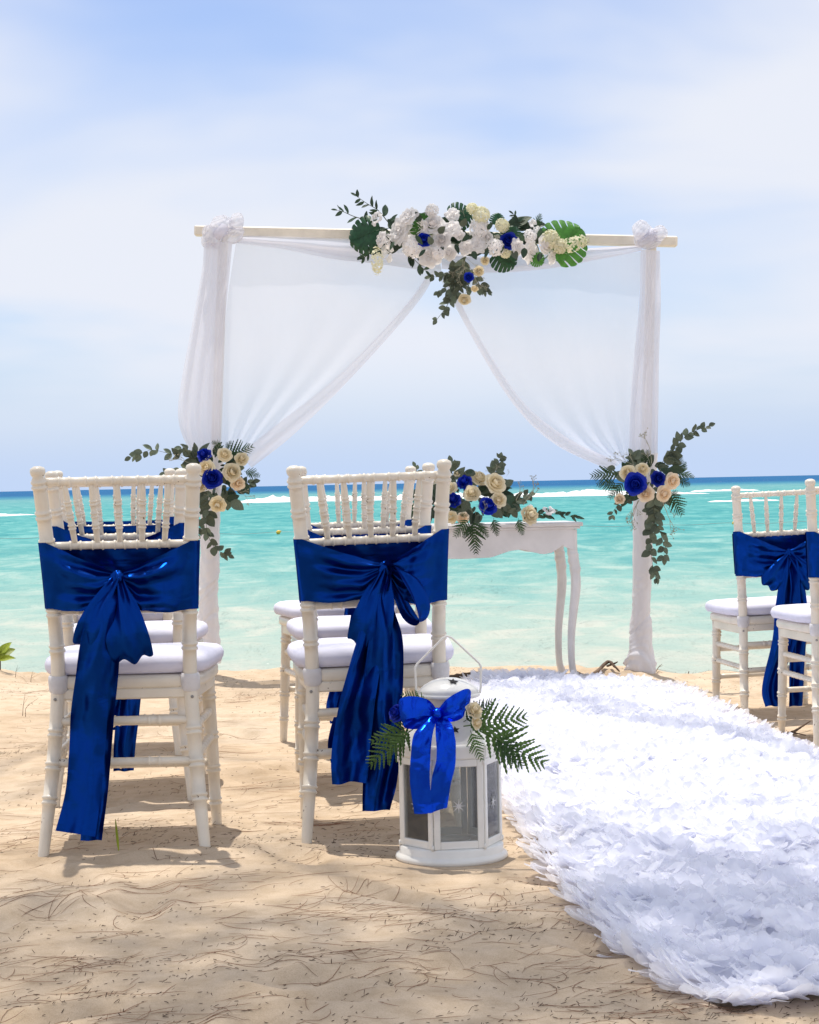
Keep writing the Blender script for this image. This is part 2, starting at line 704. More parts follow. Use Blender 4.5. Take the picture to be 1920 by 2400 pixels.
def glass_material(name, dust=0.15):
    m, N, L, B, O = new_mat(name)
    N.remove(B)
    X = N.new('ShaderNodeBsdfTransparent')
    X.inputs[0].default_value = (0.90, 0.92, 0.92, 1)
    G = N.new('ShaderNodeBsdfGlossy')
    G.inputs['Roughness'].default_value = 0.04
    D = N.new('ShaderNodeBsdfDiffuse')
    D.inputs[0].default_value = (0.55, 0.55, 0.54, 1)
    f = node_noise(N, L, 18.0, 4)
    mr = N.new('ShaderNodeMapRange')
    mr.inputs['To Min'].default_value = dust * 0.3
    mr.inputs['To Max'].default_value = dust * 1.5
    L.new(f, mr.inputs['Value'])
    a = N.new('ShaderNodeMixShader')
    L.new(mr.outputs[0], a.inputs[0])
    L.new(X.outputs[0], a.inputs[1])
    L.new(D.outputs[0], a.inputs[2])
    fr = N.new('ShaderNodeFresnel')
    fr.inputs[0].default_value = 1.45
    b = N.new('ShaderNodeMixShader')
    L.new(fr.outputs[0], b.inputs[0])
    L.new(a.outputs[0], b.inputs[1])
    L.new(G.outputs[0], b.inputs[2])
    L.new(b.outputs[0], O.inputs[0])
    return m


M_SAND = sand_material()
M_WATER = water_material()
M_IVORY = paint('ivory_lacquer', (0.76, 0.70, 0.595), 0.30, 0.05)
M_TABLE = paint('grey_white_paint', (0.68, 0.665, 0.66), 0.45, 0.05, chips=False)
M_BEAM = paint('cream_beam_paint', (0.78, 0.73, 0.62), 0.5, 0.08, chips=False)
M_ENAMEL = paint('white_enamel', (0.80, 0.79, 0.75), 0.25, 0.05, chips=False)
M_SCREW = paint('steel', (0.30, 0.29, 0.27), 0.4, 0.2, chips=False)
M_DARK = paint('cutout_shade', (0.015, 0.015, 0.016), 0.8, 0.1, chips=False)  # near-black colour standing for the shade inside the star holes
M_SATIN = satin('royal_satin', (0.0004, 0.0048, 0.056), (0.003, 0.064, 0.42), 0.33, 0.45, 4.2, 0.48)
M_RIBBON = satin('bright_ribbon', (0.0010, 0.008, 0.30), (0.008, 0.10, 0.85), 0.24, 0.35, 6.0, 0.50)
M_CUSH = thin('white_seat_cover', (0.73, 0.73, 0.845), 0.03, 0.1, 0.85, 0.15, 30.0, 0.02, bump=0.15)
M_STRAP = thin('white_strap', (0.78, 0.77, 0.79), 0.04, 0.25, 0.8, 0.15, 60.0, 0.02, bump=0.3)
M_SHEER = sheer('sheer_voile', (0.83, 0.84, 0.91), 0.48, 0.45, 2.5)
M_SHEER2 = sheer('doubled_voile', (0.80, 0.80, 0.875), 0.66, 0.45, 2.5)
M_KNOT = sheer('knotted_voile', (0.88, 0.88, 0.93), 0.55, 0.55, 2.5)
M_WRAP = sheer('wrapped_voile', (0.85, 0.845, 0.89), 0.93, 0.25)
M_PETAL = thin('white_fabric_petal', (0.89, 0.90, 0.96), 0.01, 0.60, 0.9, 0.1, 30.0, 0.02, bump=0.0, clear=0.30)
M_BACKING = thin('white_backing', (0.75, 0.75, 0.78), 0.05, 0.1, 0.9, 0.1, 30.0, 0.02)
M_CREAM = thin('cream_rose', (0.88, 0.80, 0.60), 0.10, 0.30, 0.6, 0.2, 25.0, 0.05)
M_PEACH = thin('peach_rose', (0.87, 0.755, 0.59), 0.12, 0.30, 0.6, 0.2, 25.0, 0.06)
M_WHITEF = thin('white_blossom', (0.90, 0.885, 0.88), 0.03, 0.45, 0.65, 0.2, 25.0, 0.03)
M_YELLOWF = thin('pale_yellow_floret', (0.84, 0.82, 0.62), 0.06, 0.35, 0.65, 0.2, 25.0, 0.03)
M_BLUEF = thin('blue_rose', (0.004, 0.024, 0.38), 0.45, 0.20, 0.42, 0.35, 35.0, 0.15)
M_EUCA = thin('eucalyptus_leaf', (0.120, 0.150, 0.105), 0.28, 0.22, 0.55, 0.3, 20.0, 0.20)
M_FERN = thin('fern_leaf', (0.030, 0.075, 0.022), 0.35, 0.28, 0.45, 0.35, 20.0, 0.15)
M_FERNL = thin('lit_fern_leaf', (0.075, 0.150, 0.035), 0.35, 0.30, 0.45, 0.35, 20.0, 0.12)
M_RUSC = thin('dark_ruscus_leaf', (0.035, 0.070, 0.040), 0.3, 0.18, 0.45, 0.35, 20.0, 0.2)
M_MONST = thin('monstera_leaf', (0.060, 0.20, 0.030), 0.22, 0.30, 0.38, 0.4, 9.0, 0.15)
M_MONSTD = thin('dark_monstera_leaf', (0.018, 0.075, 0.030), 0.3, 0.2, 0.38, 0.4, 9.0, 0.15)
M_STEM = thin('green_stem', (0.09, 0.10, 0.055), 0.2, 0.0, 0.6, 0.2, 30.0, 0.1)
M_WISP = thin('dry_filler', (0.33, 0.32, 0.24), 0.25, 0.0, 0.8, 0.1, 30.0, 0.1, bump=0)
M_BEACHLEAF = thin('yellow_green_leaf', (0.24, 0.30, 0.03), 0.3, 0.3, 0.45, 0.35, 12.0, 0.2)
M_NEEDLE = thin('dry_needle', (0.25, 0.130, 0.080), 0.35, 0.0, 0.8, 0.1, 3.0, 0.0, bump=0)
M_BITS = thin('dark_debris', (0.085, 0.058, 0.042), 0.4, 0.0, 0.9, 0.1, 3.0, 0.0, bump=0)
M_BARK = thin('bark', (0.13, 0.09, 0.065), 0.35, 0.0, 0.9, 0.1, 14.0, 0.05, bump=0.8)
M_FOAM = thin('sea_foam', (0.86, 0.88, 0.88), 0.04, 0.2, 0.9, 0.1, 1.5, 0.0, bump=0.6)
M_ROPE = thin('grey_rope', (0.30, 0.32, 0.30), 0.1, 0.0, 0.8, 0.2, 5.0, 0.0)
M_BUOY = thin('yellow_float', (0.75, 0.50, 0.06), 0.1, 0.0, 0.5, 0.3, 20.0, 0.02)
M_GLASS = glass_material('dusty_glass')
M_ETCH = thin('etched_white', (0.75, 0.75, 0.75), 0.05, 0.3, 0.8, 0.1, 30.0, 0.0, bump=0)
M_CANOPY = thin('casuarina_needles', (0.05, 0.085, 0.03), 0.3, 0.2, 0.6, 0.2, 2.0, 0.05, bump=0)


# ------------------------------------------------------------------ the setting: sand, sea
FEET = []          # places where chair feet press into the sand


def beach_edge(x):
    """Distance at which the sand bank breaks off to the water."""
    x = np.asarray(x, dtype=float)
    return 10.0 + 0.20 * noise2(x * 0.7, x * 0 + 3.3, 5) + 0.10 * noise2(x * 2.7, x * 0 + 1.3, 6) + 0.10 * np.exp(-((x + 1.75) / 0.25) ** 2)


PRINTS = [(NR.uniform(-2.0, 1.9), NR.uniform(3.2, 10.0), NR.uniform(0, 6.28), NR.uniform(0.010, 0.024)) for _ in range(110)]


def ground_z(x, y):
    x = np.asarray(x, dtype=float)
    y = np.asarray(y, dtype=float)
    z = 0.034 * noise2(x * 0.9, y * 0.9, 1) + 0.012 * noise2(x * 2.6, y * 2.6, 2) + 0.007 * noise2(x * 6, y * 6, 3)
    z = z + 0.0016 * noise2(x * 19, y * 19, 4)
    # the beach falls away a little on the far side of the aisle
    z = z - 0.062 * smooth(1.02, 1.36, x) * smooth(4.0, 6.5, y)
    near = (np.abs(x) < 3) & (y > 2.5) & (y < 11)
    if near.any():
        zz = np.zeros_like(z)
        for px_, py_, a, dep in PRINTS:
            dx = x - px_
            dy = y - py_
            u = dx * math.cos(a) + dy * math.sin(a)
            v = -dx * math.sin(a) + dy * math.cos(a)
            r2 = (u / 0.11) ** 2 + (v / 0.045) ** 2
            zz += np.where(r2 < 6, -dep * np.exp(-r2) + dep * 0.45 * np.exp(-((np.sqrt(r2) - 1.5) / 0.45) ** 2), 0)
        z = z + np.where(near, zz, 0)
    # the sand is pressed flat under the lantern
    w = np.exp(-(((x - 0.082) / 0.20) ** 2 + ((y - 4.96) / 0.20) ** 2) ** 2)
    z = z * (1 - w) - 0.004 * w
    # low ragged ridge along the lip, then the scarp down to the water
    e = beach_edge(x)
    lip = np.exp(-((y - e + 0.25) / 0.22) ** 2)
    z = z + lip * (0.010 + 0.035 * noise2(x * 3.1, y * 3.1, 8) + 0.03 * noise2(x * 9, y * 9, 9))
    z = z - 0.62 * smooth(e - 0.05, e + 0.75, y) - 0.05 * np.maximum(0, y - e - 0.7)
    # the bank rises slightly at the far left, under the plant
    z = z + 0.10 * np.exp(-((x + 2.05) / 0.28) ** 2 - ((y - 9.6) / 0.5) ** 2)
    return z


def gz(x, y):
    return float(ground_z(np.array([x]), np.array([y]))[0])


def gz_fast(x, y):
    """Height read off the finished sand mesh (bilinear)."""
    i = min(max(int(np.searchsorted(gx, x)) - 1, 0), len(gx) - 2)
    j = min(max(int(np.searchsorted(gy, y)) - 1, 0), len(gy) - 2)
    u = (x - gx[i]) / (gx[i + 1] - gx[i])
    v = (y - gy[j]) / (gy[j + 1] - gy[j])
    return float((GZ[j, i] * (1 - u) + GZ[j, i + 1] * u) * (1 - v) + (GZ[j + 1, i] * (1 - u) + GZ[j + 1, i + 1] * u) * v)


def lines(parts):
    out = []
    for a, b, n in parts:
        out += list(np.linspace(a, b, n, endpoint=False))
    out.append(parts[-1][1])
    return np.array(out)


gx = lines([(-300, -40, 14), (-40, -6, 30), (-6, -2.4, 60), (-2.4, 2.4, 300), (2.4, 6, 60), (6, 40, 30), (40, 300, 14)])
gy = lines([(-200, -20, 14), (-20, 2.6, 60), (2.6, 11.4, 560), (11.4, 16, 20), (16, 60, 10)])
GX, GY = np.meshgrid(gx, gy)
GZ = ground_z(GX, GY)
nx, ny = len(gx), len(gy)
verts = np.stack([GX.ravel(), GY.ravel(), GZ.ravel()], 1)
ii = np.arange(ny - 1)[:, None] * nx + np.arange(nx - 1)[None, :]
faces = np.stack([ii, ii + 1, ii + nx + 1, ii + nx], -1).reshape(-1, 4)
o = link_mesh('sand_beach', verts.tolist(), faces.tolist(), M_SAND)
o['kind'] = 'structure'

SEA_Z = -0.50
ry = 10.6 * (14000 / 10.6) ** (np.arange(470) / 469.0)
ta = lines([(-2.6, -0.32, 40), (-0.32, 0.32, 210), (0.32, 2.6, 40)])
T, R = np.meshgrid(ta, ry)
SX, SY = T * R, R
swell = 0.075 * noise2(SX * 0.10, SY * 0.42, 21) + 0.05 * noise2(SX * 0.28, SY * 1.0, 22) + 0.022 * noise2(SX * 0.8, SY * 2.2, 23)
swell *= smooth(10, 30, SY) * 0.8 + 0.2
far_fade = 1 - smooth(90, 260, SY)
SZ = SEA_Z + swell * far_fade * 1.3
verts = np.stack([SX.ravel(), SY.ravel(), SZ.ravel()], 1)
nx, ny = len(ta), len(ry)
ii = np.arange(ny - 1)[:, None] * nx + np.arange(nx - 1)[None, :]
faces = np.stack([ii, ii + 1, ii + nx + 1, ii + nx], -1).reshape(-1, 4)
o = link_mesh('sea_water', verts.tolist(), faces.tolist(), M_WATER)
o['kind'] = 'structure'


# the line of surf breaking on the reef
def surf(name, x0, x1, y, h, depth, seed, label):
    n = int((x1 - x0) / 0.22)
    rows = []
    prof = [(-1.0, -0.25), (-0.9, 0.10), (-0.6, 0.42), (-0.25, 0.80), (0.0, 1.0), (0.35, 0.78), (0.7, 0.35), (1.0, -0.25)]
    for i in range(n + 1):
        u = i / n
        x = x0 + (x1 - x0) * u
        env = min(1.0, u / 0.10, (1 - u) / 0.22) ** 0.6 if 0 < u < 1 else 0.0
        k = env * (0.72 + 0.55 * n1(x * 0.23, seed) + 0.55 * n1(x * 1.1, seed + 1) + 0.35 * n1(x * 3.3, seed + 2))
        k = max(0.02, k)
        yy = y + 2.0 * n1(x * 0.05, seed + 3)
        rows.append([(x + 0.15 * n1(x * 2 + j, seed + 5), yy + a * depth, SEA_Z + b * h * k + 0.06 * env * n1(x * 2.5 + j * 7.7, seed + 4)) for j, (a, b) in enumerate(prof)])
    m = MB()
    m.grid(rows)
    o = m.build(name, M_FOAM)
    o['label'] = label
    o['kind'] = 'stuff'
    return o


surf('breaking_surf', -15.5, 25.0, 178.0, 0.56, 2.0, 31, 'long white line of surf breaking behind the arch')
surf('breaking_surf', 27.0, 33.5, 205.0, 0.22, 1.2, 37, 'short scrap of white surf right of the long breaker')
surf('breaking_surf', 16.5, 20.5, 118.0, 0.10, 0.8, 41, 'thin white wave crest left of the right-hand chairs')
surf('breaking_surf', -25.5, -21.0, 120.0, 0.13, 0.9, 43, 'thin white wave crest at the far left')


# ------------------------------------------------------------------ chiavari chairs, seat cushions, sashes
POST = [(0.0, 0.191, -0.075), (0.10, 0.180, -0.052), (0.25, 0.166, -0.018), (0.42, 0.156, 0.0), (0.58, 0.160, -0.016), (0.73, 0.168, -0.040), (0.92, 0.182, -0.082)]
PZ = [p[0] for p in POST]


def post_xy(z):
    return float(np.interp(z, PZ, [p[1] for p in POST])), float(np.interp(z, PZ, [p[2] for p in POST]))


PC = catmull(POST, 120)
_pz = [p[0] for p in PC]


def post_at(z):
    return float(np.interp(z, _pz, [p[1] for p in PC])), float(np.interp(z, _pz, [p[2] for p in PC]))


def ring_r(t, r0, rings, amp=0.0032, w=0.0042):
    r = r0
    for c in rings:
        d = abs(t - c)
        if d < w:
            r = max(r, r0 + amp * math.sqrt(1 - (d / w) ** 2))
    return r


def dbl(cs, gap=0.0062):
    out = []
    for c in cs:
        out += [c - gap, c + gap]
    return out


def turned(mb, path_fn, length, r0, rings, n=12, amp=0.0032, w=0.0042, base_n=10, ends=None):
    """A turned stick: path_fn(t) for t in 0..length, with bead rings."""
    ts = set(np.linspace(0, length, base_n))
    for c in rings:
        for k in (-1.05, -0.8, -0.4, 0, 0.4, 0.8, 1.05):
            t = c + k * w
            if 0 <= t <= length:
                ts.add(t)
    ts = sorted(ts)
    rad = []
    for t in ts:
        rr = r0(t) if callable(r0) else r0
        rad.append(ring_r(t, rr, rings, amp, w))
    if ends:
        rad[0] *= ends
        rad[-1] *= ends
    mb.tube([path_fn(t) for t in ts], rad, n)


SEAT_OUT = []
for k in range(40):
    a = 2 * math.pi * k / 40
    ca, sa = math.cos(a), math.sin(a)
    ex = 2 / 6.5
    x = math.copysign(abs(ca) ** ex, ca)
    y = math.copysign(abs(sa) ** ex, sa)
    hw = 0.184 + 0.020 * (y * 0.5 + 0.5)
    SEAT_OUT.append((x * hw, 0.195 + y * 0.205))


def make_chair():
    t = empty('chiavari_chair')
    for s in (-1, 1):
        m = MB()
        rings = dbl([0.137, 0.215, 0.292, 0.492, 0.578, 0.742, 0.808]) + dbl([0.880])

        def rad(z):
            r = 0.0130 + 0.0038 * float(smooth(0, 0.2, z))
            if z > 0.893:
                r = float(np.interp(z, [0.893, 0.8975, 0.905, 0.912, 0.918, 0.922], [0.0155, 0.0135, 0.0175, 0.0185, 0.0165, 0.008]))
            return r

        def path(z, s=s):
            if z > 0.92:
                x, y = post_at(0.92)
            else:
                x, y = post_at(z)
            return Vector((s * x, y, z))
        ts = sorted(set(list(np.linspace(-0.04, 0.86, 26)) + [0.893, 0.8975, 0.905, 0.912, 0.918, 0.9225] + [c + k * 0.0042 for c in rings for k in (-1.05, -0.8, -0.4, 0, 0.4, 0.8, 1.05)]))
        m.tube([path(z) for z in ts], [ring_r(z, rad(z), rings) for z in ts], 14)
        m.build('back_post', M_IVORY, t)
        # front leg
        m = MB()
        m_r = dbl([0.10, 0.185, 0.27, 0.372])
        turned(m, lambda q, s=s: Vector((s * (0.184 - 0.014 * min(q / 0.38, 1)), 0.392 - 0.03 * min(q / 0.38, 1), q - 0.035)), 0.44, lambda q: 0.0125 + 0.004 * float(smooth(0, 0.25, q)), m_r, 12)
        m.build('front_leg', M_IVORY, t)
        # screw head on the post under the strap
        x, y = post_at(0.372)
        m = MB()
        m.lathe([(0.0, 0.0022), (0.0035, 0.0020), (0.0040, 0.0)], 10)
        o = m.build('screw', M_SCREW, t)
        o.location = (s * (x + 0.004), y - 0.0172, 0.372)
        o.rotation_euler = (math.radians(90), 0, 0)

    def rail(z, r, bow, rings):
        x, y = post_at(z)
        L = 2 * x
        m = MB()
        turned(m, lambda q: Vector((q - x, y + bow * (1 - ((q - x) / x) ** 2), z)), L, r, rings, 12, 0.0022, 0.003, 14)
        return m
    top_x = [-0.123, -0.0615, 0, 0.0605, 0.122]
    low_x = [-0.104, -0.052, 0, 0.052, 0.105]
    X1, Y1 = post_at(0.886)
    X2, Y2 = post_at(0.735)
    rail(0.886, 0.0098, 0.020, dbl([X1 + q for q in top_x], 0.012)).build('top_rail', M_IVORY, t)
    rail(0.735, 0.0095, 0.016, dbl([X2 + q for q in low_x], 0.012)).build('middle_rail', M_IVORY, t)
    X3, Y3 = post_at(0.58)
    rail(0.58, 0.0095, 0.012, dbl([X3 - 0.09, X3 + 0.09], 0.012)).build('lower_rail', M_IVORY, t)
    for a, b in zip(top_x, low_x):
        m = MB()
        ya = Y1 + 0.020 * (1 - (a / X1) ** 2)
        yb = Y2 + 0.016 * (1 - (b / X2) ** 2)
        p0, p1 = Vector((b, yb, 0.735)), Vector((a, ya, 0.886))
        L = (p1 - p0).length
        turned(m, lambda q, p0=p0, p1=p1, L=L: p0.lerp(p1, q / L), L, lambda q, L=L: 0.0063 + 0.0016 * math.sin(math.pi * min(1, q / L * 1.05)) - 0.002 * float(smooth(0.86, 1.0, q / L)), dbl([0.045, 0.073, 0.102], 0.0042), 10, 0.0022, 0.0026, 8)
        m.build('spindle', M_IVORY, t)
    # stretchers
    for z in (0.318, 0.222):
        x, y = post_at(z)
        m = MB()
        turned(m, lambda q, x=x, y=y, z=z: Vector((q - x, y, z)), 2 * x, 0.0105, dbl([x - 0.07, x + 0.07], 0.012), 10, 0.002, 0.003)
        m.build('stretcher', M_IVORY, t)
    for z in (0.275, 0.165):
        q0 = (z + 0.035)
        fx = 0.184 - 0.014 * min(q0 / 0.38, 1)
        fy = 0.392 - 0.03 * min(q0 / 0.38, 1)
        m = MB()
        turned(m, lambda q, fx=fx, fy=fy, z=z: Vector((q - fx, fy, z)), 2 * fx, 0.0100, dbl([fx - 0.07, fx + 0.07], 0.012), 10, 0.002, 0.003)
        m.build('stretcher', M_IVORY, t)
    for s in (-1, 1):
        for z in (0.298, 0.232):
            x, y = post_at(z)
            q0 = z + 0.035
            p0 = Vector((s * x, y, z))
            p1 = Vector((s * (0.184 - 0.014 * min(q0 / 0.38, 1)), 0.392 - 0.03 * min(q0 / 0.38, 1), z))
            L = (p1 - p0).length
            m = MB()
            turned(m, lambda q, p0=p0, p1=p1, L=L: p0.lerp(p1, q / L), L, 0.0088, [L * k / 9 for k in range(1, 9)], 10, 0.0022, 0.010, 14)
            m.build('stretcher', M_IVORY, t)
    # seat: shaped board over a rail box
    m = MB()
    prof = [(0.0, 0.424), (0.93, 0.424), (0.985, 0.421), (1.0, 0.415), (1.0, 0.399), (0.985, 0.394), (0.90, 0.392), (0.0, 0.392)]
    rows = [[(x * k, 0.195 + (y - 0.195) * k, z) for x, y in SEAT_OUT] for k, z in prof]
    m.grid(rows, close_v=True)
    m.build('seat', M_IVORY, t)
    m = MB()
    m.box((0, 0.002, 0.381), (0.305, 0.020, 0.026), 0.004)
    m.box((0, 0.362, 0.376), (0.335, 0.020, 0.034), 0.004)
    for s in (-1, 1):
        m.box((0, 0, 0), (0.020, 0.345, 0.034), 0.004, Matrix.Translation((s * 0.164, 0.182, 0.376)) @ Matrix.Rotation(-s * 0.055, 4, 'Z'))
    m.build('seat_frame', M_IVORY, t, False)
    return t


def make_cushion():
    t = empty('seat_cushion')
    m = MB()
    prof = [(0.0, 0.4735), (0.35, 0.4735), (0.66, 0.4725), (0.84, 0.471), (0.93, 0.468), (0.98, 0.461), (1.0, 0.450), (0.994, 0.438), (0.965, 0.428), (0.6, 0.4255), (0.0, 0.4255)]
    rows = []
    for k, z in prof:
        rows.append([(x * k * 1.07, 0.210 + (y - 0.195) * k * 1.05, z + (0.0035 * n1(i * 0.55 + z * 9, 61) if k > 0.3 else 0)) for i, (x, y) in enumerate(SEAT_OUT)])
    m.grid(rows, close_v=True)
    m.build('pad', M_CUSH, t)
    for s in (-1, 1):
        x, y = post_at(0.41)
        m = MB()
        rows = []
        for j, (dz, dr) in enumerate([(-0.021, 0.0185), (-0.017, 0.0215), (-0.006, 0.0222), (0.006, 0.0226), (0.016, 0.0222), (0.021, 0.0187)]):
            row = []
            for k in range(20):
                a = 2 * math.pi * k / 20
                rr = dr + 0.0008 * math.sin(3 * a + j)
                row.append((s * x + rr * math.cos(a) * 1.02, y + rr * math.sin(a), 0.408 + dz + 0.003 * math.sin(a)))
            rows.append(row)
        m.grid(rows, close_v=True)
        m.build('strap', M_STRAP, t)
    return t


# ---- satin sashes -------------------------------------------------------------
def ribbon(mb, pts, widths, wdirs, n=40, nv=14, folds=2.0, amp=0.005, seed=0, cup=0.0, amp_end=None, thick=0.0):
    """A strip of cloth along pts; the width runs along wdirs, with lengthwise folds."""
    C = [Vector(p) for p in catmull(pts, n)]
    Wd = [float(w[0]) for w in catmull([(w,) for w in widths], n)]
    D = [Vector(d).normalized() for d in catmull(wdirs, n)]
    rows = []
    for i in range(n + 1):
        tan = (C[min(i + 1, n)] - C[max(i - 1, 0)]).normalized()
        nor = D[i].cross(tan).normalized()
        u = i / n
        a = amp * (1 - u) + (amp_end if amp_end is not None else amp) * u
        row = []
        for j in range(nv + 1):
            v = j / nv - 0.5
            ph = folds * 2 * math.pi * (v + 0.12 * n1(u * 2.5 + v, seed)) + seed
            off = a * math.sin(ph) + a * 1.4 * n1(u * 4.0 + seed * 3.1, seed + 2) + a * 0.9 * n1(u * 7 + v * 3, seed + 5) + cup * (0.25 - v * v) * 4
            row.append(C[i] + D[i] * (v * Wd[i]) + nor * off)
        rows.append(row)
    mb.grid(rows)


def sash(style, seed, zt=0.748, zb=0.588, kx=0.0, kz=0.655):
    r = random.Random(seed)
    t = empty('chair_sash')

    def yb(z):
        return post_at(z)[1]
    ky = yb(kz) - 0.046
    # --- the band behind the back (far side), wrapped round both posts, and the two wings
    m = MB()
    rows = []
    nz_, nx_ = 12, 40
    for i in range(nx_ + 1):
        q = i / nx_ * 2 - 1
        row = []
        for j in range(nz_ + 1):
            z = zb + (zt - 0.006 - zb) * j / nz_
            xx, yy = post_at(z)
            x = q * (xx + 0.0195)
            sag = 0.004 * (1 - q * q)
            row.append((x, yy + 0.0225 + 0.014 * (1 - q * q) + 0.0015 * math.sin(q * 14 + j * 0.4 + seed), z - sag * (j / nz_)))
        rows.append(row)
    m.grid(rows)
    for s in (-1, 1):
        ztop, zbot = zt + r.uniform(-0.008, 0.008), zb + r.uniform(-0.008, 0.006)
        nu, nv = 44, 34
        rows = []
        f1, f2, ph = r.uniform(1.3, 2.0), r.uniform(3.0, 4.2), r.uniform(0, 6.28)
        for i in range(-5, nu + 1):
            row = []
            for j in range(nv + 1):
                v = j / nv
                if i < 0:
                    # round the outer side of the post, from the far face to the near face
                    a = (-i) / 5.0 * math.pi * 0.98
                    z = zbot + (ztop - zbot) * v
                    xx, yy = post_at(z)
                    x = s * (xx + 0.0 + 0.0215 * math.sin(a) * 0.98 + (0.0 if 0 else 0.0))
                    y = yy - 0.0225 * math.cos(a)
                    row.append((x, y, z))
                    continue
                u = i / nu
                zt_u = ztop + (kz + 0.014 - ztop) * u - 0.003 * math.sin(math.pi * u)
                up = float(smooth(0.66, 1.0, u))
                zb_u = zbot + (kz - 0.016 - zbot) * up - 0.006 * math.sin(math.pi * min(1, u * 1.6))
                z = zb_u + (zt_u - zb_u) * v
                xx, yy = post_at(z)
                x = s * xx * (1 - u) + kx * u
                yn = (yy - 0.0225) * (1 - u) + (ky + 0.004) * u
                a = 0.0135 * float(smooth(0.02, 0.45, u)) * (1 - float(smooth(0.86, 1.0, u)) * 0.75)
                fold = math.sin(2 * math.pi * (f1 * v + 0.35 * u) + ph) * 0.65 + 0.35 * math.sin(2 * math.pi * (f2 * v - 0.3 * u) + ph * 2)
                fold = math.copysign(abs(fold) ** 0.8, fold)
                sag = 0.010 * math.sin(math.pi * u) * math.sin(math.pi * v)
                crump = 0.006 * n1(u * 5 + v * 1.5 + seed * 2.3, seed + 3 + s) * float(smooth(0, 0.2, u))
                row.append((x, yn - sag + a * fold + crump - 0.012 * float(smooth(0.1, 0.4, u)), z + crump * 0.5))
            rows.append(row)
        m.grid(rows)
    m.build('band', M_SATIN, t)
    # --- knot
    m = MB()
    rows = []
    for i in range(15):
        th = math.pi * i / 14
        row = []
        for k in range(24):
            a = 2 * math.pi * k / 24
            rr = 1 + 0.14 * math.sin(3 * a + 2 * th + seed) + 0.10 * math.sin(5 * a - th * 3)
            row.append((kx + 0.019 * math.sin(th) * math.cos(a) * rr, ky - 0.006 + 0.016 * math.sin(th) * math.sin(a) * rr, kz + 0.021 * math.cos(th) * (1 + 0.08 * math.sin(2 * a))))
        rows.append(row)
    m.grid(rows, close_v=True)
    m.build('knot', M_SATIN, t)
    K = Vector((kx, ky - 0.006, kz))

    def bag(dx, dz, width, bulge, w0=0.035, sd=0):
        """A drooping bow loop: the cloth leaves the knot towards the viewer, falls, and returns behind."""
        mm = MB()
        d = Vector((dx, 0, dz))
        L = d.length
        side = Vector((-d.z, 0, d.x)).normalized()
        pts = [K + Vector((0, 0.004, 0)), K + d * 0.10 + Vector((0, -0.016, 0)), K + d * 0.38 + Vector((0, -bulge * 0.95, 0)), K + d * 0.72 + Vector((0, -bulge * 1.15, 0)), K + d * 0.95 + Vector((0, -bulge * 0.62, 0)), K + d * 1.0 + Vector((0, -0.006, 0)), K + d * 0.9 + Vector((0, 0.012, 0)), K + d * 0.5 + Vector((0, 0.015, 0)), K + d * 0.1 + Vector((0, 0.012, 0)), K + Vector((0, 0.008, 0))]
        ws = [w0 * 0.8, w0 * 1.1, width * 0.78, width, width * 0.97, width * 0.86, width * 0.85, width * 0.7, w0, w0 * 0.8]
        wd = [tuple(side)] * len(pts)
        ribbon(mm, pts, ws, wd, 56, 22, 1.3 + 0.4 * (sd % 3), 0.0060, sd, cup=-0.010)
        mm.build('loop', M_SATIN, t)

    def tail(pts, widths, sd, folds=1.5, amp=0.006, wd=None, cut=0.0):
        mm = MB()
        pts = [K + Vector((0, -0.006, -0.004))] + [Vector(p) for p in pts]
        widths = [0.030] + widths
        wds = wd or [(1, 0.05, 0.0)] * len(pts)
        ribbon(mm, pts, widths, wds, 72, 20, folds, amp * 1.9, sd, amp_end=amp * 1.6)
        mm.build('tail', M_SATIN, t)
    if style == 'A':
        bag(-0.066, -0.152, 0.088, 0.040, sd=seed + 1)
        bag(0.034, -0.180, 0.100, 0.044, sd=seed + 2)
        y0 = ky - 0.052
        tail([(-0.030, y0, 0.60), (-0.046, y0 - 0.004, 0.520), (-0.060, y0 + 0.010, 0.434), (-0.071, y0 + 0.018, 0.346), (-0.078, y0 + 0.016, 0.253), (-0.088, y0 + 0.012, 0.166), (-0.106, y0 - 0.006, 0.072)], [0.060, 0.074, 0.078, 0.085, 0.083, 0.083, 0.094], seed + 7, 1.0, 0.0055, wd=[(1, 0.05, 0)] * 7 + [(1, -0.1, -0.16)])
        tail([(-0.005, y0 + 0.014, 0.60), (-0.024, y0 + 0.014, 0.52), (-0.034, y0 + 0.020, 0.434), (-0.044, y0 + 0.026, 0.346), (-0.052, y0 + 0.024, 0.253), (-0.060, y0 + 0.020, 0.166), (-0.072, y0 + 0.014, 0.052)], [0.050, 0.062, 0.066, 0.062, 0.060, 0.058, 0.050], seed + 9, 1.3, 0.004)
    elif style == 'B':
        bag(-0.055, -0.175, 0.100, 0.030, sd=seed + 1)
        # open loop to the right, seen from the side
        mm = MB()
        pts = [K + Vector((0.0, -0.004, 0.008)), K + Vector((0.020, -0.020, 0.012)), K + Vector((0.058, -0.034, -0.030)), K + Vector((0.082, -0.036, -0.085)), K + Vector((0.084, -0.030, -0.118)), K + Vector((0.068, -0.020, -0.126)), K + Vector((0.050, -0.010, -0.105)), K + Vector((0.030, -0.004, -0.060)), K + Vector((0.006, 0.0, -0.012))]
        wd = [(0.5, 1, -0.3), (0.55, 0.9, -0.6), (0.75, 0.9, 0.25), (0.75, 1, 0.2), (0.55, 1, 0.2), (0.45, 1, 0.1), (0.55, 1, 0.3), (0.5, 1, 0.3), (0.4, 1, 0)]
        ribbon(mm, pts, [0.028, 0.040, 0.058, 0.064, 0.062, 0.060, 0.056, 0.046, 0.026], wd, 48, 12, 1.2, 0.004, seed + 4)
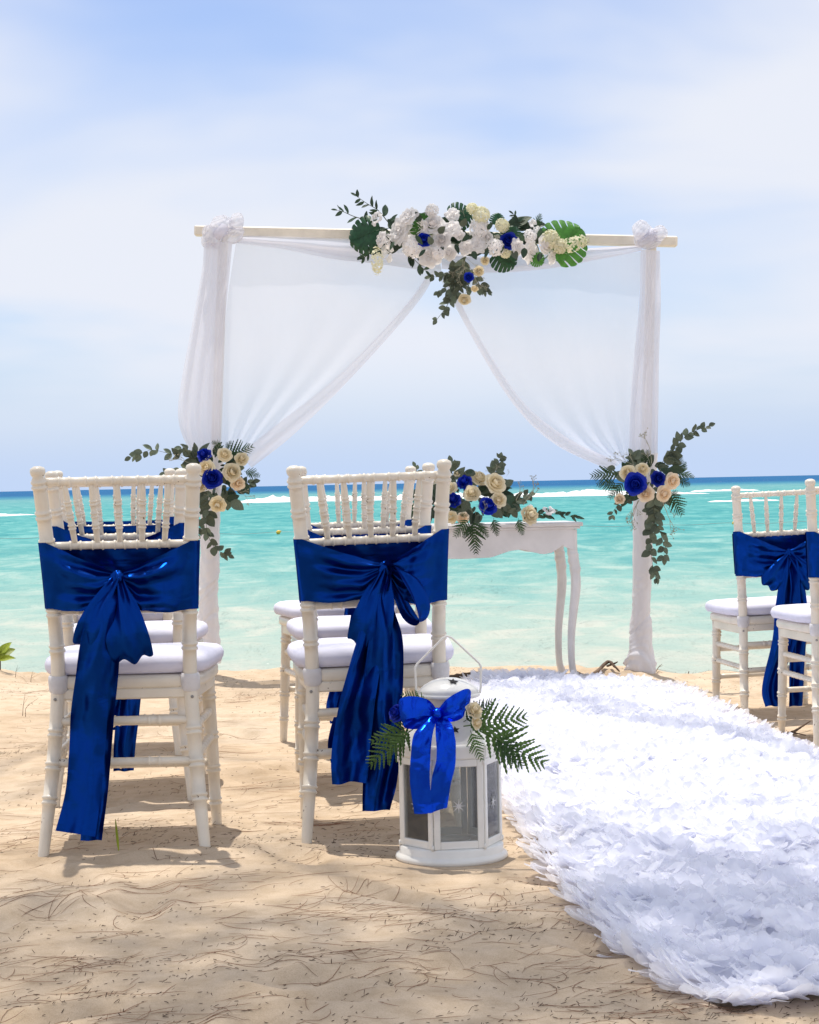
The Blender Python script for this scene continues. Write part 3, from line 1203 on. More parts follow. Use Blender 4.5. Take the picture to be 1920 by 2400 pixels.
        mm.build('loop', M_SATIN, t)
        y0 = ky - 0.040
        tail([(0.012, y0, 0.585), (0.020, y0 - 0.006, 0.50), (0.012, y0, 0.405), (0.004, y0, 0.321), (0.004, y0 + 0.004, 0.239), (-0.009, y0 + 0.004, 0.150), (-0.020, y0, 0.088)], [0.056, 0.080, 0.094, 0.092, 0.084, 0.080, 0.066], seed + 7, 1.4, 0.007)
        tail([(-0.006, y0 + 0.012, 0.585), (-0.012, y0 + 0.008, 0.52), (-0.030, y0 + 0.004, 0.446), (-0.053, y0 - 0.004, 0.363), (-0.069, y0 - 0.008, 0.280), (-0.079, y0 - 0.008, 0.218), (-0.084, y0 - 0.004, 0.160)], [0.050, 0.062, 0.074, 0.084, 0.090, 0.090, 0.080], seed + 9, 1.2, 0.008)
    else:
        bag(-0.088, -0.108, 0.080, 0.030, sd=seed + 1)
        bag(0.075, -0.115, 0.085, 0.030, sd=seed + 2)
        y0 = ky - 0.045
        tail([(0.004, y0, 0.60), (-0.006, y0, 0.53), (-0.016, y0, 0.45), (-0.030, y0 + 0.01, 0.34), (-0.062, y0 + 0.02, 0.24), (-0.092, y0 + 0.0, 0.15), (-0.088, y0 - 0.02, 0.095)], [0.060, 0.080, 0.095, 0.090, 0.078, 0.072, 0.068], seed + 7, 1.3, 0.007)
        tail([(0.022, y0 + 0.012, 0.60), (0.030, y0 + 0.012, 0.53), (0.032, y0 + 0.012, 0.45), (0.028, y0 + 0.02, 0.34), (0.018, y0 + 0.025, 0.24), (0.008, y0 + 0.02, 0.15), (0.004, y0 + 0.02, 0.085)], [0.050, 0.06, 0.066, 0.066, 0.064, 0.060, 0.056], seed + 9, 1.3, 0.006)
    return t


CH0 = make_chair()
CU0 = make_cushion()
# x, y of the middle between the back feet (world), heading (deg, towards the left), lean (deg), sash style
CHAIRS = [
    ('A', -0.684, 5.05, 1.0, 0.0, -0.006, 'front row left', 'white chiavari chair nearest the camera at the far left', 'A', 3, {}),
    ('A', -0.815, 6.02, 1.0, 0.0, 0.010, '', 'white chiavari chair directly behind the leftmost front chair', 'C', 14, {'zt': 0.775, 'zb': 0.615, 'kz': 0.690}),
    ('A', -0.950, 6.95, 0.0, 0.0, 0.010, '', 'farthest white chiavari chair of the left column, mostly hidden', 'C', 25, {'zt': 0.765, 'zb': 0.60}),
    ('B', -0.080, 5.215, 4.0, 1.3, 0.000, '', 'white chiavari chair right behind the white lantern', 'B', 36, {'kx': 0.028, 'kz': 0.662}),
    ('B', -0.126, 6.08, 6.0, 0.4, 0.008, '', 'white chiavari chair hidden behind the chair at the lantern', 'C', 47, {}),
    ('B', -0.185, 7.02, 13.0, 0.2, 0.010, '', 'farthest white chiavari chair of the column behind the lantern', 'C', 58, {}),
    ('R', 1.424, 8.10, 6.0, 1.7, 0.0, '', 'white chiavari chair at right standing nearer the sea, fully in frame', 'C', 69, {'kx': 0.01}),
    ('R', 1.545, 7.30, 6.0, 1.2, 0.0, '', 'white chiavari chair cut off by the right picture edge', 'C', 80, {}),
]
SASH_L = ['navy satin sash on the leftmost front chair, long tail hanging left',
          'navy satin sash on the chair behind the leftmost front chair',
          'navy satin sash on the farthest chair of the left column',
          'navy satin sash with open loop and two tails on the chair behind the lantern',
          'navy satin sash glimpsed under the chair seat behind the lantern chair',
          'navy satin sash on the farthest chair of the column behind the lantern',
          'royal blue satin sash on the right-hand chair nearer the sea',
          'royal blue satin sash at the right picture edge']
CUSH_L = ['white seat cushion on the leftmost front chair',
          'white seat cushion on the chair behind the leftmost front chair',
          'white seat cushion on the farthest chair of the left column',
          'white seat cushion on the chair right behind the lantern',
          'white seat cushion on the chair just behind the lantern chair',
          'white seat cushion on the farthest chair of the lantern column',
          'white seat cushion on the right-hand chair nearer the sea',
          'white seat cushion on the chair at the right picture edge']
for i, (colm, x, y, hd, lean, dz, _, lab, style, sd, kw) in enumerate(CHAIRS):
    z = (-0.082 if i == 6 else -0.062 if i == 7 else 0.5 * (gz(x - 0.19, y - 0.07) + gz(x + 0.19, y - 0.07)) * 0.6 + dz - 0.004)
    rot = (0, math.radians(-lean), math.radians(hd))
    c = CH0 if i == 0 else copy_tree(CH0)
    c.location = (x, y, z)
    c.rotation_euler = rot
    tag(c, lab, 'chair', 'white chiavari chairs')
    u = CU0 if i == 0 else copy_tree(CU0)
    u.location = (x, y, z)
    u.rotation_euler = rot
    tag(u, CUSH_L[i], 'cushion', 'white seat cushions')
    s = sash(style, sd, **kw)
    s.location = (x, y, z)
    s.rotation_euler = rot
    tag(s, SASH_L[i], 'sash', 'blue satin chair sashes')


# ------------------------------------------------------------------ wooden arch with its sheer drapes
VS = 1920.0 / 1725.0          # the photo was measured at 1725 px wide
YA = 9.66


def V(x, y, d=YA):
    return P(x * VS, y * VS, d)


def arch():
    base = V(895, 1415)
    t = empty('wedding_arch', (base.x, YA, gz(base.x, YA)))
    L = Vector(t.location)
    a, b = V(410, 486), V(1426, 509)
    m = MB()
    mid = (a + b) / 2
    ang = math.atan2((b - a).z, (b - a).x)
    m.box((0, 0, 0), ((b - a).length, 0.050, 0.0475), 0.006, Matrix.Translation(mid - L) @ Matrix.Rotation(-ang, 4, 'Y'))
    m.build('beam', M_BEAM, t, False)
    for (x0, y0, x1, y1) in ((436, 1392, 470, 497), (1348, 1412, 1372, 518)):
        p, q = V(x0, y0), V(x1, y1)
        p.z = gz(p.x, p.y) - 0.05
        m = MB()
        rows = []
        for k in range(9):
            c = p.lerp(q, k / 8) - L
            s = 0.021
            rows.append([c + Vector((sx * s, sy * s, 0)) for sx, sy in ((-1, -0.8), (-0.8, -1), (0.8, -1), (1, -0.8), (1, 0.8), (0.8, 1), (-0.8, 1), (-1, 0.8))])
        m.grid(rows, close_v=True)
        m.build('post', M_BEAM, t, False)
    return tag(t, 'cream wooden wedding arch with square beam on the beach edge', 'arch')


ARCH = arch()


def sheet(mb, left, right, nu, nv, y, foldn=6.0, amp0=0.004, amp1=0.02, seed=0, power=1.0, bulge=0.0):
    """Hanging cloth between a left and a right outline (both lists of photo points from top to bottom)."""
    Lc = catmull(left, nu)
    Rc = catmull(right, nu)
    rows = []
    for i in range(nu + 1):
        u = i / nu
        row = []
        amp = amp0 + (amp1 - amp0) * u ** power
        for j in range(nv + 1):
            v = j / nv
            x = Lc[i][0] * (1 - v) + Rc[i][0] * v
            yy = Lc[i][1] * (1 - v) + Rc[i][1] * v
            ph = foldn * 2 * math.pi * (v + 0.10 * n1(u * 1.3 + v * 1.6, seed))
            off = amp * math.sin(ph + seed) + amp * 0.9 * n1(v * foldn * 1.9 + u * 0.6, seed + 2) + 0.020 * n1(u * 1.2 + v * 1.2, seed + 3)
            off -= bulge * math.sin(math.pi * v) * math.sin(math.pi * u)
            row.append(V(x, yy, y + off))
        rows.append(row)
    mb.grid(rows)


def curtain(name, label, panel, hem, fall, seed):
    t = empty(name, (0, 0, 0))
    c = V(*panel[0][-1], YA - 0.05)
    t.location = c
    for nm, mat, args in (('panel', M_SHEER, panel), ('folded_edge', M_SHEER2, hem), ('side_fall', M_SHEER2, fall)):
        l, r, y, fn, a0, a1, pw = args
        m = MB()
        sheet(m, l, r, 46, 70 if nm == 'panel' else 30, y, fn, a0, a1, seed + len(nm), pw)
        o = m.build(nm, mat)
        put(o, t, Matrix.Identity(4))
        if nm == 'side_fall':        # the back layer of the same fall
            m = MB()
            sheet(m, [(x + 5, q) for x, q in l], [(x - 3, q) for x, q in r], 46, 24, y + 0.05, fn * 0.7, a0, a1, seed + 9, pw)
            put(m.build('back_fall', M_SHEER), t, Matrix.Identity(4))
    return tag(t, label, 'curtain', 'sheer curtains on the arch')


curtain('sheer_curtain', 'sheer white curtain tied to the left arch post',
        ([(498, 502), (478, 640), (468, 780), (462, 880), (462, 948)],
         [(918, 566), (872, 640), (742, 782), (612, 902), (535, 972)], YA - 0.025, 4.5, 0.0008, 0.018, 3.0),
        ([(905, 572), (850, 648), (716, 788), (580, 896), (505, 955)],
         [(920, 570), (876, 642), (745, 790), (622, 912), (530, 985)], YA - 0.060, 1.0, 0.002, 0.008, 1.0),
        ([(430, 512), (425, 570), (405, 680), (384, 790), (375, 858), (380, 905), (400, 952)],
         [(490, 508), (483, 580), (474, 680), (470, 790), (467, 858), (466, 905), (464, 952)], YA - 0.10, 3.5, 0.006, 0.014, 1.0), 3)
curtain('sheer_curtain', 'sheer white curtain tied to the right arch post',
        ([(920, 575), (985, 692), (1082, 850), (1172, 934), (1290, 988)],
         [(1352, 530), (1345, 640), (1336, 780), (1328, 880), (1326, 962)], YA - 0.025, 4.5, 0.0008, 0.018, 3.0),
        ([(936, 590), (984, 692), (1080, 850), (1170, 936), (1288, 992)],
         [(950, 590), (998, 690), (1098, 842), (1196, 922), (1300, 972)], YA - 0.060, 1.0, 0.002, 0.008, 1.0),
        ([(1350, 525), (1346, 640), (1336, 750), (1328, 850), (1325, 955)],
         [(1390, 528), (1392, 640), (1388, 750), (1387, 850), (1385, 955)], YA - 0.10, 3.0, 0.005, 0.012, 1.0), 17)


def swag(label, top, bot, seed):
    t = empty('fabric_swag', V(*bot[len(bot) // 2], YA - 0.04))
    for nm, dy, k in (('drape', 0.0, 0.0), ('under_drape', 0.018, 0.18)):
        T_, B_ = catmull(top, 50), catmull(bot, 50)
        rows = []
        for i in range(51):
            row = []
            for j in range(17):
                v = j / 16
                x = T_[i][0] * (1 - v) + B_[i][0] * v
                y = T_[i][1] * (1 - v) + (B_[i][1] - k * 40) * v
                off = 0.012 * math.sin(v * 9 + seed + 1.5 * n1(i * 0.06, seed)) + 0.006 * n1(i * 0.11 + v * 4, seed + 1)
                row.append(V(x, y, YA - 0.045 + dy + off))
            rows.append(row)
        m = MB()
        m.grid(rows)
        put(m.build(nm, M_SHEER if k else M_SHEER2), t, Matrix.Identity(4))
    return tag(t, label, 'fabric swag', 'sheer swags under the arch beam')


swag('sheer white swag hanging under the left half of the arch beam',
     [(500, 496), (600, 498), (720, 502), (820, 505), (920, 510)], [(500, 512), (600, 525), (700, 545), (800, 556), (930, 575)], 1)
swag('sheer white swag hanging under the right half of the arch beam',
     [(930, 530), (1030, 540), (1150, 530), (1250, 522), (1352, 516)], [(930, 566), (1030, 574), (1150, 566), (1250, 548), (1352, 528)], 5)


def tied_knot(label, cx, cy, lobes, seed):
    """Crumpled bow of sheer cloth tied round the beam."""
    c = V(cx, cy, YA - 0.05)
    t = empty('fabric_knot', c)
    rr = random.Random(seed)
    for (lx, ly, w, h, rot) in lobes:
        m = MB()
        p = V(lx, ly, YA - 0.07 - rr.uniform(0, 0.03)) - c
        ra = math.radians(rot)
        rows = []
        for i in range(19):
            th = math.pi * i / 18
            row = []
            for k in range(34):
                a = 2 * math.pi * k / 34
                nse = 1 + 0.40 * n1(1.6 * math.cos(a) + th * 0.9 + seed, seed + 1) + 0.10 * math.sin(3 * a + th * 2 + seed) * math.sin(th)
                ux = math.sin(th) * math.cos(a) * w * nse
                uz = math.cos(th) * h * (1 + 0.25 * n1(a * 1.1 + seed, seed + 3))
                uy = math.sin(th) * math.sin(a) * 0.032 * nse + 0.008 * math.sin(5 * a + 7 * th)
                row.append(p + Vector((ux * math.cos(ra) - uz * math.sin(ra), uy, ux * math.sin(ra) + uz * math.cos(ra))))
            rows.append(row)
        m.grid(rows, close_v=True)
        m.build('lobe', M_KNOT, t)
        seed += 3
    m = MB()
    m.tube([Vector((-0.02, -0.045, -0.02)), Vector((0.01, -0.055, 0.0)), Vector((0.02, -0.045, 0.025))], [0.022, 0.027, 0.02], 14)
    m.build('tie', M_SHEER2, t)
    return tag(t, label, 'fabric knot', 'sheer knots on the arch beam')


tied_knot('crumpled sheer knot at the left end of the arch beam', 465, 490,
          [(448, 498, 0.042, 0.056, 25), (468, 474, 0.052, 0.044, -10), (498, 466, 0.034, 0.040, -30), (492, 496, 0.050, 0.034, 15), (438, 506, 0.032, 0.036, -15)], 4)
tied_knot('pointed sheer knot at the right end of the arch beam', 1366, 500,
          [(1352, 486, 0.044, 0.048, 8), (1388, 492, 0.036, 0.038, -25), (1366, 508, 0.052, 0.036, 0), (1350, 505, 0.032, 0.034, 20)], 23)


def post_wrap(label, prof, top, bottom, seed):
    """Voile wound round the lower post. prof: (view y, half width px)."""
    x0, y0 = top
    x1, y1 = bottom
    base = V(x1, y1)
    t = None
    n, k_ = 150, 48
    rows = []
    ys = [p[0] for p in prof]
    ws = [p[1] for p in prof]
    for i in range(n + 1):
        u = i / n
        yv = y0 + (y1 - y0) * u
        xv = x0 + (x1 - x0) * u
        c = V(xv, yv)
        r0 = float(np.interp(yv, ys, ws)) * VS * YA / FPX
        row = []
        for k in range(k_):
            a = 2 * math.pi * k / k_
            hel = math.sin(a + u * 17 + 1.2 * n1(u * 5, seed)) * 0.5 + 0.5 * math.sin(2 * a - u * 23 + seed)
            cr = 1 + 0.07 * hel * (0.3 + 0.7 * u) + (0.08 + 0.40 * u) * n1(u * 12 + math.sin(a - 0.6) * 1.5, seed + 1) + 0.42 * u * n1(u * 33 + math.cos(a + u * 9) * 2.4, seed + 2)
            row.append((c.x + r0 * cr * math.cos(a), c.y + r0 * cr * math.sin(a), c.z + 0.004 * hel))
        rows.append(row)
    m = MB()
    m.grid(rows, close_v=True)
    o = m.build('post_wrap', M_WRAP)
    return tag(o, label, 'fabric wrap', 'voile wound round the arch posts')


post_wrap('white voile wound round the left arch post below its flowers', [(940, 26), (1040, 21), (1100, 20), (1200, 20), (1300, 21), (1365, 23), (1395, 30)], (447, 950), (436, 1396), 2)
post_wrap('white voile wound round the right arch post, bunched at its foot', [(950, 28), (1060, 22), (1150, 21), (1250, 19), (1340, 22), (1375, 26), (1395, 32), (1416, 30)], (1358, 955), (1348, 1417), 8)


# ------------------------------------------------------------------ console table
def table():
    YT = 9.28
    pr = P(1371, 1222, YT)
    W, D, H = 1.06, 0.40, pr.z
    rz = math.radians(7.0)
    cx = pr.x - W / 2 * math.cos(rz)
    g = gz(cx, YT + 0.18)
    t = empty('console_table', (cx, YT + 0.02, g), rz)
    H = H - g - 0.004
    m = MB()
    m.box((0, D / 2, H - 0.009), (W, D, 0.018), 0.004)
    m.box((0, D / 2, H - 0.0235), (W - 0.022, D - 0.022, 0.011), 0.003)
    m.build('table_top', M_TABLE, t, False)

    def apron(x0, x1, y, depth, along='x'):
        m = MB()
        n = 60
        rows = []
        for i in range(n + 1):
            u = i / n
            w = abs(u - 0.5) * 2
            # scalloped lower edge: a long belly in the middle, a small arch near each leg
            low = np.interp(w, [0.0, 0.25, 0.42, 0.52, 0.62, 0.72, 0.80, 0.90, 1.0], [0.135, 0.132, 0.105, 0.100, 0.112, 0.124, 0.118, 0.088, 0.110]) if along == 'x' else np.interp(w, [0, 0.7, 1], [0.098, 0.088, 0.115])
            x = x0 + (x1 - x0) * u
            zt_, zl = H - 0.029, H - 0.015 - float(low)
            c = [(y, zt_), (y, zl + 0.002), (y + 0.002, zl), (y + depth - 0.002, zl), (y + depth, zl + 0.002), (y + depth, zt_)]
            rows.append([(x, a, b) if along == 'x' else (a, x, b) for a, b in c])
        m.grid(rows)
        return m
    apron(-W / 2 + 0.040, W / 2 - 0.040, 0.024, 0.018).build('apron', M_TABLE, t, False)
    apron(-W / 2 + 0.040, W / 2 - 0.040, D - 0.042, 0.018).build('apron', M_TABLE, t, False)
    for s in (-1, 1):
        apron(0.046, D - 0.046, s * (W / 2 - 0.040) - 0.009, 0.018, 'y').build('side_apron', M_TABLE, t, False)
    # cabriole legs with carved knees
    zs = np.array([1.0, 0.86, 0.835, 0.81, 0.785, 0.76, 0.735, 0.70, 0.66, 0.58, 0.45, 0.30, 0.15, 0.06, 0.02, -0.06])
    off = np.array([0.0, 0.000, 0.002, 0.004, 0.004, 0.008, 0.010, 0.010, 0.012, 0.010, 0.000, -0.010, -0.012, -0.008, 0.000, 0.004])
    rad = np.array([0.022, 0.022, 0.0245, 0.0225, 0.0250, 0.0225, 0.0245, 0.0210, 0.0215, 0.0210, 0.0190, 0.0165, 0.0150, 0.0150, 0.0175, 0.016])
    for sx in (-1, 1):
        for sy, yy in ((-1, 0.046), (1, D - 0.046)):
            pts = [(float(a), float(b), float(c)) for a, b, c in zip(zs, off, rad)]
            C = catmull(pts, 60)
            m = MB()
            rows = []
            for q in C:
                z = q[0] * (H - 0.032)
                cxp = sx * (W / 2 - 0.042 + q[1] * 1.0)
                cyp = yy + sy * q[1] * 0.5
                row = []
                for k in range(16):
                    a = 2 * math.pi * k / 16
                    ex = 0.72
                    row.append((cxp + math.copysign(abs(math.cos(a)) ** ex, math.cos(a)) * q[2], cyp + math.copysign(abs(math.sin(a)) ** ex, math.sin(a)) * q[2] * 0.9, z))
                rows.append(row)
            m.grid(rows, close_v=True)
            m.build('leg', M_TABLE, t)
    return tag(t, 'white console table with scalloped apron and curved legs under the arch', 'table')


TABLE = table()


# ------------------------------------------------------------------ lantern, its bow and its greenery
LX, LY = 0.082, 4.95
LZ = -0.008


def hexa(r, ang0=math.radians(-90 - 21)):
    return [(r * math.cos(ang0 + math.radians(60 * k)), r * math.sin(ang0 + math.radians(60 * k))) for k in range(6)]


def star_pts(n, r1, r2, rot=0.0):
    return [((r1 if k % 2 == 0 else r2) * math.sin(rot + math.pi * k / n), (r1 if k % 2 == 0 else r2) * math.cos(rot + math.pi * k / n)) for k in range(2 * n)]


def star_on(name, mat, parent, M, n, r1, r2, th=0.0012):
    m = MB()
    pts = star_pts(n, r1, r2)
    base = len(m.v)
    for z in (0.0, th):
        m.v.append((0, 0, z))
        for x, y in pts:
            m.v.append((x, y, z))
    N = len(pts)
    for k in range(N):
        a, b = 1 + k, 1 + (k + 1) % N
        m.f.append((0, b, a))
        m.f.append((N + 1, N + 1 + a, N + 1 + b))
        m.f.append((a, b, N + 1 + b, N + 1 + a))
    o = m.build(name, mat, parent, False)
    o.matrix_basis = M
    return o


def lantern():
    t = empty('lantern', (LX, LY, LZ))
    # base: low plinth with a rounded lip
    m = MB()
    m.lathe([(0.0, 0.002), (0.110, 0.002), (0.119, 0.005), (0.1225, 0.011), (0.120, 0.018), (0.1145, 0.021), (0.1125, 0.024), (0.1125, 0.037), (0.109, 0.040), (0.0, 0.040)], 48)
    m.build('base', M_ENAMEL, t)
    R = 0.1105
    z0, z1 = 0.0405, 0.2365
    H = hexa(R)
    for k in range(6):
        a, b = Vector((*H[k], 0)), Vector((*H[(k + 1) % 6], 0))
        mid = (a + b) / 2
        d = (b - a).normalized()
        nrm = Vector((d.y, -d.x, 0))
        if nrm.dot(mid) < 0:
            nrm = -nrm
        F = Matrix(((d.x, -nrm.x, 0, 0), (d.y, -nrm.y, 0, 0), (0, 0, 1, 0), (0, 0, 0, 1)))
        W = (b - a).length
        m = MB()
        T = Matrix.Translation(mid) @ F
        fw = 0.0135
        for s in (-1, 1):
            m.box((s * (W / 2 - fw / 2 - 0.0015), 0, (z0 + z1) / 2), (fw, 0.006, z1 - z0), 0.0015, T)
        m.box((0, 0, z0 + 0.0085), (W - 2 * fw - 0.003, 0.0058, 0.017), 0.0015, T)
        m.box((0, 0, z1 - 0.008), (W - 2 * fw - 0.003, 0.0058, 0.016), 0.0015, T)
        # rounded corners of the pane opening
        door = m.build('door_frame', M_ENAMEL, t, False)
        m = MB()
        m.box((0, 0.0008, (z0 + z1) / 2), (W - 2 * fw - 0.001, 0.0016, z1 - z0 - 0.031), 0.0, T)
        pane = m.build('glass_pane', M_GLASS, door, False)
        st = star_on('etched_star', M_ETCH, door, T @ Matrix.Translation((0, -0.0012, 0.135)) @ Matrix.Rotation(math.radians(90), 4, 'X'), 8, 0.017, 0.004, 0.0005)
        m = MB()
        for zz in (z0 + 0.004, z1 - 0.006):
            m.tube([T @ Vector((W / 2, -0.002, zz - 0.006)), T @ Vector((W / 2, -0.002, zz + 0.006))], 0.0028, 8)
        m.build('hinge', M_ENAMEL, door)
    # candle plate inside
    m = MB()
    m.lathe([(0.0, 0.0425), (0.040, 0.0425), (0.043, 0.048), (0.041, 0.048), (0.039, 0.0445), (0.0, 0.0445)], 30)
    m.build('candle_plate', M_ENAMEL, t)
    # roof: rim, faceted cone, collar, lid
    m = MB()
    rows = []
    for r, z in ((0.096, 0.2368), (0.114, 0.2368), (0.1165, 0.240), (0.1165, 0.262), (0.1145, 0.266), (0.108, 0.269), (0.097, 0.286), (0.081, 0.305), (0.063, 0.321), (0.054, 0.328), (0.050, 0.332)):
        rows.append([(x, y, z) for x, y in hexa(r)])
    # bevel hexagon corners slightly by subdividing each side
    rows2 = []
    for row in rows:
        rr = []
        for k in range(6):
            a, b = Vector(row[k]), Vector(row[(k + 1) % 6])
            for q in (0.06, 0.35, 0.65, 0.94):
                p = a.lerp(b, q)
                rr.append(p)
        rows2.append(rr)
    m.grid(rows2, close_v=True)
    m.build('roof', M_ENAMEL, t, False)
    ang0 = math.radians(-90 - 21)
    for k in (5, 0, 1):
        ang = ang0 + math.radians(60 * k + 30)
        c = Vector((math.cos(ang), math.sin(ang), 0))
        rmid = 0.084 * math.cos(math.radians(30)) + 0.0012
        up = Vector((-c.x * 0.70, -c.y * 0.70, 0.714)).normalized()
        nr = Vector((c.x * 0.714, c.y * 0.714, 0.70)).normalized()
        x = up.cross(nr)
        M = Matrix(((x.x, up.x, nr.x, c.x * rmid), (x.y, up.y, nr.y, c.y * rmid), (x.z, up.z, nr.z, 0.2995), (0, 0, 0, 1)))
        star_on('star_cutout_shade', M_DARK, t, M, 5, 0.010, 0.0045, 0.0012)  # dark star laid on the roof, not cut through
    m = MB()
    m.lathe([(0.048, 0.325), (0.048, 0.362), (0.060, 0.364)], 36)
    m.build('collar', M_ENAMEL, t)
    m = MB()
    m.lathe([(0.055, 0.366), (0.066, 0.3655), (0.0685, 0.368), (0.0675, 0.373), (0.0640, 0.3755), (0.0655, 0.378), (0.060, 0.386), (0.050, 0.394), (0.036, 0.402), (0.020, 0.407), (0.0, 0.409)], 40)
    m.build('lid', M_ENAMEL, t)
    nr = Vector((0.18, -0.42, 0.89)).normalized()
    up = Vector((0, 0.9, 0.42))
    up = (up - nr * up.dot(nr)).normalized()
    x = up.cross(nr)
    M = Matrix(((x.x, up.x, nr.x, 0.010), (x.y, up.y, nr.y, -0.036), (x.z, up.z, nr.z, 0.4025), (0, 0, 0, 1)))
    star_on('star_cutout_shade', M_DARK, t, M, 5, 0.012, 0.0052, 0.0012)  # the lid's hole is likewise a dark star on the surface
    # bent wire handle
    m = MB()
    pts = [(-0.068, 0, 0.372), (-0.070, 0, 0.385), (-0.071, -0.002, 0.432), (-0.067, -0.002, 0.440), (-0.010, -0.004, 0.497), (0.0, -0.004, 0.5015), (0.010, -0.004, 0.497), (0.067, -0.002, 0.440), (0.071, -0.002, 0.432), (0.070, 0, 0.385), (0.068, 0, 0.372)]
    pp = []
    for a, b in zip(pts[:-1], pts[1:]):
        for q in np.linspace(0, 1, 4, endpoint=False):
            pp.append(Vector(a).lerp(Vector(b), q))
    pp.append(Vector(pts[-1]))
    m.tube(pp, 0.0024, 8, ref=(0, 1, 0.01))
    m.build('handle', M_ENAMEL, t)
    t.scale = (1.075, 1.075, 1.04)
    return tag(t, 'white six-sided metal lantern with star cutouts standing on the sand', 'lantern')


lantern()


def lp(x, y, d):
    """Zoomed photo point (lantern close-up) to world."""
    return P(620 + 0.4058 * x, 1550 + 0.4058 * y, d)


def ribbon_bow():
    K = lp(1000, 298, 4.845)
    t = empty('ribbon_bow', K)
    D = 4.845

    def strip(pts, ws, wds, name, nv=10, n=44, folds=1.0, amp=0.002, seed=0):
        m = MB()
        ribbon(m, [lp(*p) - K for p in pts], ws, wds, n, nv, folds, amp, seed)
        m.build(name, M_RIBBON, t)
    # left loop and right loop
    strip([(1000, 300, D), (940, 268, D - 0.022), (860, 262, D - 0.036), (800, 275, D - 0.026), (786, 300, D - 0.002), (800, 330, D + 0.010), (880, 335, D + 0.004), (950, 312, D), (1000, 300, D)],
          [0.018, 0.036, 0.050, 0.052, 0.050, 0.050, 0.048, 0.036, 0.018], [(0.05, 0.15, 1), (0.2, 0.2, 1), (-0.15, 0.35, 1), (-0.3, 0.5, 1), (-0.3, 0.7, 1), (-0.2, 0.6, 1), (-0.2, 0.45, 1), (0, 0.3, 1), (0, 0.2, 1)], 'loop', seed=2)
    strip([(1000, 300, D), (1050, 270, D - 0.022), (1110, 232, D - 0.032), (1155, 218, D - 0.020), (1175, 238, D + 0.004), (1160, 270, D + 0.012), (1100, 295, D + 0.006), (1040, 305, D), (1000, 300, D)],
          [0.018, 0.036, 0.048, 0.052, 0.052, 0.050, 0.044, 0.032, 0.018], [(0.05, 0.15, 1), (-0.1, 0.2, 1), (0.25, 0.35, 1), (0.45, 0.45, 1), (0.4, 0.6, 1), (0.3, 0.6, 1), (0.1, 0.4, 1), (0, 0.3, 1), (0, 0.2, 1)], 'loop', seed=4)
    strip([(1000, 300, D - 0.004), (960, 335, D - 0.012), (918, 420, D - 0.040), (903, 540, D - 0.052), (898, 700, D - 0.050), (920, 878, D - 0.042)],
          [0.018, 0.034, 0.044, 0.045, 0.045, 0.043], [(1, 0, 0.4), (1, 0.1, 0.3), (1, 0.15, 0.05), (1, 0.1, 0), (1, -0.1, 0), (1, -0.15, 0.05)], 'tail', folds=0.6, amp=0.004, seed=5)
    strip([(1000, 300, D - 0.004), (1030, 340, D - 0.012), (1042, 440, D - 0.040), (1048, 560, D - 0.054), (1022, 700, D - 0.050), (1005, 862, D - 0.044)],
          [0.018, 0.034, 0.046, 0.048, 0.046, 0.043], [(1, 0, -0.4), (1, 0.1, -0.3), (1, 0.35, 0), (1, 0.45, 0.05), (1, -0.25, 0), (1, -0.2, 0.35)], 'tail', folds=0.7, amp=0.004, seed=8)
    m = MB()
    rows = []
    for i in range(11):
        th = math.pi * i / 10
        rows.append([(0.013 * math.sin(th) * math.cos(a) * (1 + 0.12 * math.sin(4 * a)), -0.008 + 0.011 * math.sin(th) * math.sin(a), 0.013 * math.cos(th)) for a in np.linspace(0, 2 * math.pi, 18, endpoint=False)])
    m.grid(rows, close_v=True)
    m.build('knot', M_RIBBON, t)
    return tag(t, 'shiny royal blue ribbon bow tied round the neck of the lantern', 'ribbon')


ribbon_bow()


# ------------------------------------------------------------------ flower and leaf shapes (unit size)
def mesh_of(mb, name, mat, smooth_=True):
    me = bpy.data.meshes.new(name)
    me.from_pydata([tuple(v) for v in mb.v], [], mb.f)
    if smooth_:
        me.polygons.foreach_set('use_smooth', [True] * len(me.polygons))
    me.materials.append(mat)
    me.update()
    return me


def rose_mesh(name, mat, seed, layers, ruffle=0.05, nr=6, nt=8):
    r = random.Random(seed)
    m = MB()
    ph = 0.0
    for (n, rad, h, opn, wide) in layers:
        for k in range(n):
            a0 = ph + 2 * math.pi * k / n + r.uniform(-0.15, 0.15)
            hh = h * r.uniform(0.93, 1.07)
            rr = rad * r.uniform(0.94, 1.06)
            rows = []
            sd = r.uniform(0, 6)
            for i in range(nr + 1):
                s = i / nr
                shape = (s ** 0.5) * (1 - 0.34 * max(0, s - 0.78) ** 2 / 0.0484)
                row = []
                for j in range(nt + 1):
                    q = j / nt * 2 - 1
                    a = a0 + q * math.pi / n * wide * shape
                    ra = rr * (math.sin(s * math.pi / 2) ** 0.75) * (1 - 0.07 * q * q)
                    z = hh * s
                    c = max(0, s - 0.62) / 0.38
                    ra += opn * 0.30 * c * c
                    ra = max(ra, 0.01)
                    z -= opn * 0.24 * c * c + 0.07 * q * q * s
                    z += ruffle * c * math.sin(q * 4 + sd)
                    ra += ruffle * c * math.cos(q * 3.3 + sd * 2)
                    ra += 0.018 * j / nt
                    row.append((ra * math.cos(a), ra * math.sin(a), z - 0.25))
                rows.append(row)
            m.grid(rows)
        ph += 0.7
    return mesh_of(m, name, mat)


